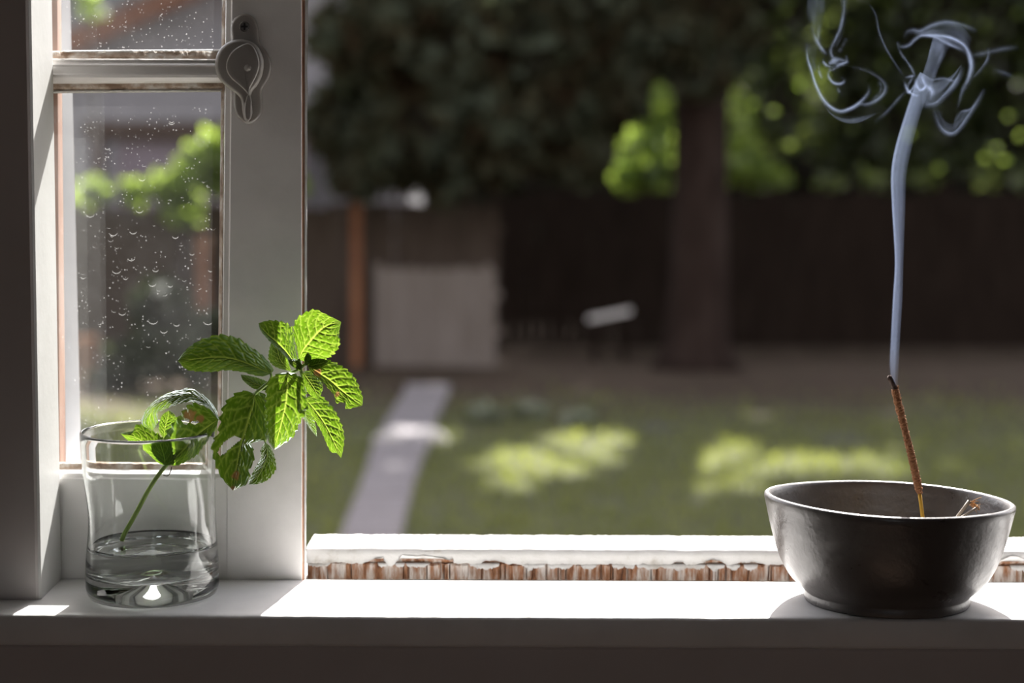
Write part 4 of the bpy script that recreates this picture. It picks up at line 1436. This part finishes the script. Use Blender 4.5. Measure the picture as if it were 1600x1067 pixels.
def cards(centers, size, elong=1.6, upbias=0.0, r=rng):
    n = len(centers)
    a = r.normal(size=(n, 3)); a /= np.linalg.norm(a, axis=1)[:, None]
    b = r.normal(size=(n, 3)); b[:, 2] += upbias
    b -= a * (a * b).sum(1)[:, None]; b /= np.linalg.norm(b, axis=1)[:, None]
    s = size * r.uniform(0.6, 1.3, n)[:, None]
    A = centers - a * s * 0.5 * elong; C_ = centers + a * s * 0.5 * elong
    B = centers + b * s * 0.5; D_ = centers - b * s * 0.5
    return np.stack([A, B, C_, D_], 1).reshape(-1, 3)


def blob_pts(c, rad, n, shell=0.55, r=rng):
    v = r.normal(size=(n, 3)); v /= np.linalg.norm(v, axis=1)[:, None]
    k = r.uniform(shell ** 3, 1, n) ** (1 / 3)
    return np.array(c) + v * k[:, None] * np.array(rad)


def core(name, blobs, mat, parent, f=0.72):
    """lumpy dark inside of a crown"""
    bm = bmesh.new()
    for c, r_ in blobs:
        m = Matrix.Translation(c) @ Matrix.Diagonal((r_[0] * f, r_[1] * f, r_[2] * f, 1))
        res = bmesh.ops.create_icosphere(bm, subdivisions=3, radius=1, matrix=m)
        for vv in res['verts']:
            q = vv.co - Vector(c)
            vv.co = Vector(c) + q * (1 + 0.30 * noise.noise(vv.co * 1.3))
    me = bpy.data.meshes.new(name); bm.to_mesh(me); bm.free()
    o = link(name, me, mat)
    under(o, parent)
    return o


def crown_part(name, pts, size, mat, parent, elong=1.6):
    V = cards(pts, size, elong)
    o = quads_np(name, V, mat)
    o['kind'] = 'stuff'
    under(o, parent)
    return o


# ------------------------------------------------------------------ the large tree with the trunk
TD = 16.6
tb = gy(TD, 1090)
tree = empty('tree', tb)
tag(tree, 'large tree with thick straight trunk standing before the dark fence', 'tree')
hp_ = [0, 0.15, 0.4, 1, 2, 3, 4.5, 6, 8, 10]
tr_r = [0.52, 0.42, 0.345, 0.31, 0.30, 0.29, 0.27, 0.25, 0.2, 0.14]
tube('trunk', [(tb.x + 0.02 * math.sin(h_), tb.y, GZ - 0.03 + h_) for h_ in hp_], tr_r, BARK, tree, 20, 0.06)


def toward_sun(p, h):
    """point at height h above the yard whose shadow falls on ground point p"""
    k = (h + 0.0) / SUND.z
    return Vector((p[0] + SUND.x * k, p[1] + SUND.y * k, GZ + h))


# sunlit patches on the lawn in ground coordinates (centre u, v, half width, half height in rows)
PATCH = [(815, 730, 66, 30), (900, 710, 72, 32), (950, 690, 40, 16), (1110, 745, 48, 34), (1170, 735, 46, 36), (1150, 708, 34, 14), (1262, 728, 60, 16), (1372, 728, 56, 16), (1330, 735, 40, 10), (700, 685, 12, 12), (722, 722, 8, 8), (618, 674, 16, 8), (668, 674, 16, 9), (575, 655, 14, 6), (825, 624, 40, 6), (960, 654, 30, 5), (940, 622, 12, 3), (1010, 642, 16, 3), (180, 650, 90, 18), (260, 690, 80, 14), (590, 735, 6, 5), (1430, 700, 8, 4), (1480, 735, 16, 6), (1250, 700, 8, 3), (1400, 640, 14, 3), (1180, 650, 14, 3)]


def px_of(x, y, z):
    v = R3.transposed() @ (Vector((x, y, z)) - CAM)
    return 800 + F * v.x / -v.z, 533.5 - F * v.y / -v.z


def lit(px_, py_):
    for (u, v, a, b) in PATCH:
        if ((px_ - u) / (a + 12)) ** 2 + ((py_ - v) / (b + 6)) ** 2 < 1:
            return True
    return False


def canopy():
    out = []
    n = 0
    r_ = np.random.default_rng(5)
    while n < 29000:
        h = r_.uniform(8.0, 10.6)
        gxx = r_.uniform(-8.5, 11.0); gyy = r_.uniform(1.5, 17.6)
        if gxx < -2.9 and gyy > 13.2: continue
        # ground point shaded -> crown point
        p = toward_sun((gxx, gyy), h)
        if p.x < -1.6 and p.y > 20.2: continue
        # ragged boundary at the near side
        if gyy < 3.2 + 1.0 * noise.noise(Vector((gxx * 0.6, gyy * 0.6, 2))): continue
        u, v = px_of(gxx, gyy, GZ)
        ju, jv = r_.normal(0, 4), r_.normal(0, 2)
        if lit(u + ju, v + jv): continue
        if noise.noise(Vector((gxx * 0.9, gyy * 0.9, h * 0.4))) < -0.42 and r_.random() < 0.8: continue
        out.append(p); n += 1
    return np.array(out)


cp = canopy()
o = crown_part('shade_foliage', cp, 0.30, BROADLEAF, tree, 1.4)  # unseen crown shaped to shade the lawn, with gaps over the lit patches
# boughs carrying the unseen shade crown
for k in range(9):
    a = 2 * pi * k / 9
    end = toward_sun((tb.x - 1.2 + 6.0 * math.cos(a), 12.5 + 6.5 * math.sin(a)), 9.0)
    s0 = Vector((tb.x, tb.y, GZ + 7.2 + 0.25 * (k % 3)))
    mid_ = s0.lerp(end, 0.5) + Vector((0, 0, 0.5))
    tube('bough', [tuple(p) for p in cr([tuple(s0), tuple(mid_), tuple(end)], 8)], [0.06 - 0.005 * i for i in range(8)], BARK, tree, 8)
# low drooping dark branches seen at the top of the picture
blobs = []
def bb(u, v, d, rpx, zs=0.8):
    p = P(u, v, d)
    r_ = rpx / F * d
    blobs.append((tuple(p), (r_, r_ * 0.9, r_ * zs)))
for (u, v, d, r_) in [(600, 60, 15.5, 105), (560, 190, 16.0, 85), (650, 215, 15.6, 100), (760, 200, 15.8, 110), (700, 70, 15.8, 120), (820, 70, 16, 120), (850, 190, 16, 95), (930, 140, 16.2, 90), (920, 20, 16.2, 110), (1000, 30, 16.4, 95), (560, 270, 15.8, 50), (690, 280, 15.6, 45), (900, 250, 16, 50), (1060, -20, 16.0, 80), (1075, 50, 15.7, 55), (1100, 120, 15.8, 42), (1120, 20, 15.8, 55), (1110, 60, 16.9, 80), (530, 60, 15.8, 50)]:
    bb(u, v, d, r_)
ptsn = np.concatenate([blob_pts(c, r_, int(620 * (r_[0] / 0.7) ** 2), 0.35) for c, r_ in blobs])
crown_part('drooping_foliage', ptsn, 0.17, CONIFER, tree, 2.0)
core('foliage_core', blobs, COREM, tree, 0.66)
for (u, v, d, r_) in [(600, 90, 15.6, 8), (700, 150, 15.7, 8), (820, 120, 16, 8), (930, 60, 16.2, 8), (560, 200, 15.9, 8)]:
    e = P(u, v, d)
    s0 = Vector((tb.x, tb.y, e.z + 0.9))
    tube('low_branch', [tuple(p) for p in cr([tuple(s0), tuple(s0.lerp(e, 0.5) + Vector((0, 0, 0.15))), tuple(e)], 8)], [0.09 - 0.009 * i for i in range(8)], BARK, tree, 8)


# ------------------------------------------------------------------ background trees and bushes
def bush(name, label, cat, blobs_px, mat, size, dens, corem=COREM, coref=0.6, trunk=None, elong=1.5, shell=0.4):
    bl = []
    for (u, v, d, r_, zs) in blobs_px:
        p = P(u, v, d); rr = r_ / F * d
        bl.append((tuple(p), (rr, rr * 0.8, rr * zs)))
    x0 = sum(b_[0][0] for b_ in bl) / len(bl); y0 = sum(b_[0][1] for b_ in bl) / len(bl)
    root = empty(name, (x0, y0, GZ))
    tag(root, label, cat)
    pts = np.concatenate([blob_pts(c, r_, max(5, int(dens * (r_[0]) ** 2)), shell) for c, r_ in bl])
    pts = pts[pts[:, 2] > GZ + 0.02]
    crown_part('foliage', pts, size, mat, root, elong)
    if corem:
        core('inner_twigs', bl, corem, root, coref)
    zt = min(c[2] for c, _ in bl)
    tr_ = trunk or 0.08
    tube('trunk', [(x0, y0, GZ - 0.02), (x0 + 0.03, y0, GZ + (zt - GZ) * 0.5), (x0, y0, max(zt, GZ + 0.04))], [tr_, tr_ * 0.8, tr_ * 0.6], BARK, root, 10)
    return root


# dark wood of trees behind the fence
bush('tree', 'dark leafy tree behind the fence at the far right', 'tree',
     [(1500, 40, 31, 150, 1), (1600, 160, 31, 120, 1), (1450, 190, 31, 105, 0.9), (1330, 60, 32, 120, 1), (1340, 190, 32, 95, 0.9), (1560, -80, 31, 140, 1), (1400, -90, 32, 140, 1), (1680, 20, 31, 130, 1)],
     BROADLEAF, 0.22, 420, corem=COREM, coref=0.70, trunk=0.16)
bush('tree', 'dark leafy tree behind the fence just right of the thick trunk', 'tree',
     [(1200, 30, 27.5, 90, 1), (1220, 160, 27.5, 80, 1), (1270, -60, 27.5, 90, 1), (1130, -50, 27.5, 100, 1)],
     BROADLEAF, 0.22, 420, corem=COREM, coref=0.68, trunk=0.14)
SPOTSPX = [(1161, 49, 13), (1154, 74, 10), (1176, 22, 10), (1216, 56, 13), (1225, 8, 12), (1259, 176, 6), (1324, 45, 6), (1381, 103, 6), (1502, 32, 6), (1538, 41, 6), (1555, 234, 9), (1576, 180, 7), (1570, 251, 7), (1540, 249, 5), (1596, 212, 7), (1210, 172, 7), (1350, 262, 7), (1290, 100, 5), (1250, 130, 5), (1440, 25, 5), (1470, 262, 6), (1590, 20, 7), (1330, 200, 5), (1285, 12, 6), (1590, 130, 5), (1255, 90, 6), (1420, 210, 4), (1240, 230, 6)]
bush('sapling', 'thin sapling with sparse sunlit leaves above the fence at right', 'tree',
     [(u, v, 22.8, r_ * 0.8, 1.0) for u, v, r_ in SPOTSPX], BRIGHTLEAF, 0.055, 700, corem=None, trunk=0.03, shell=0.1)
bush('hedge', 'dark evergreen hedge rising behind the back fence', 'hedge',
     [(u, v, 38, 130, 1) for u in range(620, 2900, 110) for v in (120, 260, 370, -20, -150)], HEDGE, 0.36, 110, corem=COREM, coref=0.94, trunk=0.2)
bush('shrub', 'bright green shrub behind the fence left of the trunk', 'shrub',
     [(1022, 170, 22, 42, 1), (1015, 235, 22, 48, 0.9), (1000, 280, 22, 44, 0.6), (1030, 275, 22, 40, 0.6)], BRIGHTLEAF, 0.15, 900, corem=None, trunk=0.04)
bush('shrub', 'bright green shrub behind the fence right of the trunk', 'shrub',
     [(1150, 190, 23.5, 34, 1.2), (1160, 255, 23.5, 46, 0.8), (1200, 275, 23.5, 40, 0.5), (1150, 60, 23.5, 26, 1.2)], BRIGHTLEAF, 0.15, 560, corem=None, trunk=0.04)
bush('vine', 'low green climber topping the back fence at right', 'vine',
     [(1300, 285, 20.75, 26, 0.5), (1370, 285, 20.75, 26, 0.5), (1450, 284, 20.75, 26, 0.5), (1540, 280, 20.75, 28, 0.6), (1610, 280, 20.75, 30, 0.6)], BROADLEAF, 0.13, 420, corem=None, trunk=0.04)
bush('shrub', 'sunlit yellow-green bush in front of the house, seen through the left pane', 'shrub',
     [(320, 262, 16.3, 48, 0.9), (350, 250, 16.3, 52, 1), (270, 296, 16.3, 40, 0.7), (215, 300, 16.3, 30, 0.6), (150, 298, 16.3, 28, 0.6), (90, 296, 16.3, 32, 0.6), (285, 330, 16.3, 32, 0.8), (400, 260, 16.3, 50, 1.0), (440, 290, 16.3, 40, 0.8)],
     BRIGHTLEAF, 0.13, 1500, corem=None, trunk=0.05)
bush('shrub', 'bright green twig cluster high beside the house gable', 'shrub',
     [(135, 5, 19.5, 24, 0.9), (150, 22, 19.5, 16, 0.8)], BRIGHTLEAF, 0.12, 900, corem=None, trunk=0.03)
bush('shrub', 'dark shrub on the ground seen low through the left pane', 'shrub',
     [(230, 560, 14.0, 60, 0.7), (300, 560, 14.0, 50, 0.8), (180, 590, 14.0, 40, 0.5), (330, 520, 14.2, 40, 0.9), (250, 480, 14.4, 46, 1.0)],
     HEDGE, 0.12, 2600, corem=COREM, coref=0.6, trunk=0.05)
# low grey green plants by the path
for (u, v, wd, nm) in [(758, 655, 28, 'low grey-green plant on the lawn edge, left of three'), (826, 650, 28, 'low grey-green plant on the lawn edge, middle of three'), (905, 662, 26, 'low grey-green plant on the lawn edge, right of three'), (740, 560, 34, 'dark low plant at the foot of the pale fence panel')]:
    p = G(u, v + 6, GZ); d = p.y + D0
    bush('low_plant', nm, 'plant', [(u, v - 6, d, wd, 0.5), (u + 8, v - 2, d, wd * 0.7, 0.5)], HEDGE if v < 600 else leafy('grey_leaves', [(0.3, (0.13, 0.15, 0.10)), (0.7, (0.2, 0.22, 0.16))], [(0.3, (0.12, 0.16, 0.07)), (0.7, (0.2, 0.25, 0.1))]), 0.07, 5200, corem=None, trunk=0.02)


# ------------------------------------------------------------------ fences
def board_mesh(w_, h, t=0.02, dog=True):
    x = w_ / 2
    if dog:
        pts = [(-x, 0), (x, 0), (x, h - 0.03), (x - 0.025, h), (-x + 0.025, h), (-x, h - 0.03)]
    else:
        pts = [(-x, 0), (x, 0), (x, h), (-x, h)]
    n = len(pts)
    V = [(a, -t / 2, b) for a, b in pts] + [(a, t / 2, b) for a, b in pts]
    Fc = [tuple(range(n)), tuple(range(2 * n - 1, n - 1, -1))] + [((i + 1) % n, i, n + i, n + (i + 1) % n) for i in range(n)]
    me = bpy.data.meshes.new('board')
    me.from_pydata(V, [], Fc); me.update()
    return me


def fence(p0, p1, h, mat, label, wd=0.145, name='fence', postm=None, post_every=2.4):
    p0 = Vector(p0); p1 = Vector(p1)
    root = empty(name, p0)
    tag(root, label, 'fence')
    L_ = (p1 - p0).length
    dirv = (p1 - p0).normalized()
    ang = math.atan2(dirv.y, dirv.x)
    me = board_mesh(wd - 0.003, h); me.materials.append(mat)
    me2 = board_mesh(wd - 0.003, h - 0.05); me2.materials.append(mat)
    n = int(L_ / wd)
    nrm = Vector((-dirv.y, dirv.x, 0))
    for i in range(n):
        o = bpy.data.objects.new('board', random.choice([me, me, me2]))
        COL.objects.link(o)
        o.parent = root
        o.location = dirv * (wd * (i + 0.5)) + nrm * random.uniform(-0.004, 0.004) + Vector((0, 0, -0.02 + random.uniform(-0.012, 0.012)))
        o.rotation_euler = (0, random.uniform(-0.006, 0.006), ang)
    for z in (0.35, h - 0.35):
        V = []
        a = nrm * 0.016; b = nrm * 0.055
        for q in (Vector((0, 0, 0)), dirv * L_):
            for off in (a, b):
                for dz in (0, 0.085):
                    V.append(q + off + Vector((0, 0, z + dz)))
        o = pyd('rail', V, [(0, 1, 3, 2), (4, 6, 7, 5), (0, 4, 5, 1), (2, 3, 7, 6), (1, 5, 7, 3), (0, 2, 6, 4)], mat, root)
    for k in range(int(L_ / post_every) + 1):
        q = dirv * min(L_, k * post_every) + nrm * 0.105
        s = 0.045
        V = [q + Vector((x, y, z)) for z in (-0.05, h + 0.02) for y in (-s, s) for x in (-s, s)]
        pyd('post', V, [(0, 2, 3, 1), (4, 5, 7, 6), (0, 1, 5, 4), (2, 6, 7, 3), (0, 4, 6, 2), (1, 3, 7, 5)], postm or mat, root)
    return root


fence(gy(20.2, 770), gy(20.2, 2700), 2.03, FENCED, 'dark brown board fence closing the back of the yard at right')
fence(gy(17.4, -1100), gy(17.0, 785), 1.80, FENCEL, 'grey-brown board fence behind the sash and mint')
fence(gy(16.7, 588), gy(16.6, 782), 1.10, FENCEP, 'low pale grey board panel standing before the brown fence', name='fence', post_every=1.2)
# rust post
pp = gy(16.75, 557)
o = bevel_box('post', (pp.x - 0.055, pp.y - 0.055, GZ - 0.03), (pp.x + 0.055, pp.y + 0.055, GZ + 1.86), POSTM, bev=0.006)
tag(o, 'rust-brown wooden post against the brown fence, right of the sash', 'post')
pp = gy(16.6, 318)
o = bevel_box('post', (pp.x - 0.06, pp.y - 0.06, GZ - 0.03), (pp.x + 0.06, pp.y + 0.06, GZ + 1.42), POSTM, bev=0.006)
tag(o, 'rust-brown wooden post seen through the dusty left pane', 'post')


def pot(u, v, wpx, hpx, label):
    p = G(u, v, GZ); d = p.y + D0
    r_ = wpx / F * d / 2; h = hpx / F * d
    o = lathe('plant_pot', [(0, 0), (r_ * 0.72, 0), (r_ * 0.93, h * 0.86), (r_, h * 0.86), (r_ * 1.02, h), (r_ * 0.9, h), (r_ * 0.86, h * 0.9), (0, h * 0.88)], TERRA, 24, None, (p.x, p.y, GZ))
    return tag(o, label, 'pot')


pot(137, 600, 36, 76, 'tall terracotta pot seen through the left edge of the pane')

# pale plank on dark supports
pk = empty('plank', P(952, 500, 17.8)); pk.location.z = GZ
tag(pk, 'pale slanting plank set low before the dark fence', 'plank')
a = P(919, 499, 17.8); b = P(986, 485, 17.8)
V = []
for q in (a, b):
    for dy in (-0.07, 0.07):
        for dz in (-0.013, 0.013):
            V.append(q + Vector((0, dy, dz + (0.012 if dy > 0 else -0.012))))
o = pyd('plank_board', V, [(0, 1, 3, 2), (4, 6, 7, 5), (0, 4, 5, 1), (2, 3, 7, 6), (1, 5, 7, 3), (0, 2, 6, 4)], WHITEWOOD); under(o, pk)
for q in (a.lerp(b, 0.15), a.lerp(b, 0.85)):
    o = bevel_box('support', (q.x - 0.03, q.y - 0.1, GZ - 0.02), (q.x + 0.03, q.y + 0.1, q.z - 0.06), FENCED, bev=0.004); under(o, pk)

# ------------------------------------------------------------------ neighbouring house
HD = 24.0
def hp(u, v, d=HD):
    q = P(u, v, d); return (q.x, q.z)
house = empty('house', gy(HD, 260))
tag(house, 'grey neighbouring house with brown rooftrim beyond the fence at left', 'house')
yh = YW(HD)
xl_, xr_ = hp(-500, 300)[0], hp(640, 300)[0]
ztop = hp(300, -60)[1]
prism('wall', [(xl_, GZ), (xr_, GZ), (xr_, hp(0, 0)[1]), (hp(330, 0)[0], ztop), (xl_, ztop - 1.5)], yh, yh + 6, STUCCO, house)
# rake board rising to the right, and the shingled roof beyond it
A1 = hp(60, 108, HD - 0.6); A2 = hp(380, -32, HD - 0.6)
prism('rake_board', [A1, A2, (A2[0], A2[1] + 0.36), (A1[0], A1[1] + 0.36)], yh - 0.65, yh - 0.58, FASCIA, house)
prism('roof', [(A1[0] - 2.0, A1[1] - 0.6), (A1[0], A1[1] + 0.31), (A2[0], A2[1] + 0.31), (A2[0], A2[1] + 1.0), (A1[0] - 2.0, A1[1] + 1.3)], yh - 0.5, yh - 0.3, ROOFM, house)
# porch with dark eave
E1 = hp(128, 216, HD - 2.2); E2 = hp(470, 200, HD - 2.2)
bv = bevel_box('porch_eave', (E1[0], yh - 2.2, E1[1]), (E2[0], yh - 1.0, E1[1] + 0.24), M('dark_eave', (0.06, 0.035, 0.025), 5, 0.9), house, bev=0.01)
prism('porch_roof', [(E1[0] - 0.1, E1[1] + 0.25), (E2[0], E1[1] + 0.25), (E2[0], E1[1] + 0.72), (E1[0] + 0.2, E1[1] + 0.72)], yh - 2.1, yh - 0.01, STUCCO, house)
bevel_box('porch_post', (E1[0] + 0.1, yh - 2.15, GZ), (E1[0] + 0.28, yh - 1.97, E1[1]), M('post_brown', (0.10, 0.06, 0.055), 5, 0.9), house, bev=0.01)
bevel_box('porch_wall', (E1[0] + 0.4, yh - 1.9, GZ), (E2[0], yh - 1.7, E1[1]), M('mauve_wall', (0.22, 0.18, 0.21), 2, 0.9), house, bev=0.0)


# ------------------------------------------------------------------ grass
def grass():
    n = 62000
    r_ = np.random.default_rng(3)
    d = 4.2 + 11.7 * r_.random(n) ** 1.2
    x = r_.uniform(-5.5, 7.0, n)
    u = 800 + x / d * F; y = d - D0
    keep = np.ones(n, bool)
    for i in range(n):
        v = 533.5 + F * math.tan(math.atan(1.45 / d[i]) - PITCH)
        if 400 < u[i] < 720 and v > 605:
            lo_ = np.interp(v, vs, ls) - 2 - max(0, v - 845) * 0.38; hi_ = np.interp(v, vs, rs) + 2 - max(0, v - 845) * 0.2
            if lo_ < u[i] < hi_: keep[i] = False
        if d[i] > 12.0 + 2.2 * r_.normal() * 0.5 + 2.4 * noise.noise(Vector((x[i] * 0.9, y[i] * 0.9, 0))): keep[i] = False
    for o_ in bpy.data.objects:
        if o_.parent is None and o_.name.split('.')[0] in ('stone', 'low_plant', 'shrub', 'plant_pot'):
            ks = [o_] + list(o_.children)
            xs_, ys_ = [], []
            for k_ in ks:
                if k_.type == 'MESH':
                    off = o_.location + k_.location if k_.parent else k_.location
                    for c_ in k_.bound_box:
                        xs_.append(off.x + c_[0]); ys_.append(off.y + c_[1])
            keep &= ~((x > min(xs_) - 0.03) & (x < max(xs_) + 0.03) & (y > min(ys_) - 0.03) & (y < max(ys_) + 0.03))
    x, y = x[keep], y[keep]; n = len(x)
    h = r_.uniform(0.03, 0.075, n); a = r_.uniform(0, 2 * pi, n); w_ = r_.uniform(0.006, 0.014, n)
    lean = r_.normal(0, 0.025, (n, 2))
    V = np.zeros((n, 3, 3))
    zz = np.array([gz(x[i], y[i]) for i in range(n)])
    V[:, 0] = np.stack([x - np.cos(a) * w_, y - np.sin(a) * w_, zz], 1)
    V[:, 1] = np.stack([x + np.cos(a) * w_, y + np.sin(a) * w_, zz], 1)
    V[:, 2] = np.stack([x + lean[:, 0], y + lean[:, 1], zz + h], 1)
    o = quads_np('grass', V.reshape(-1, 3), GRASSM, None, 3)
    tag(o, 'short lawn grass in sun patches and shade', 'grass', kind='stuff')


grass()
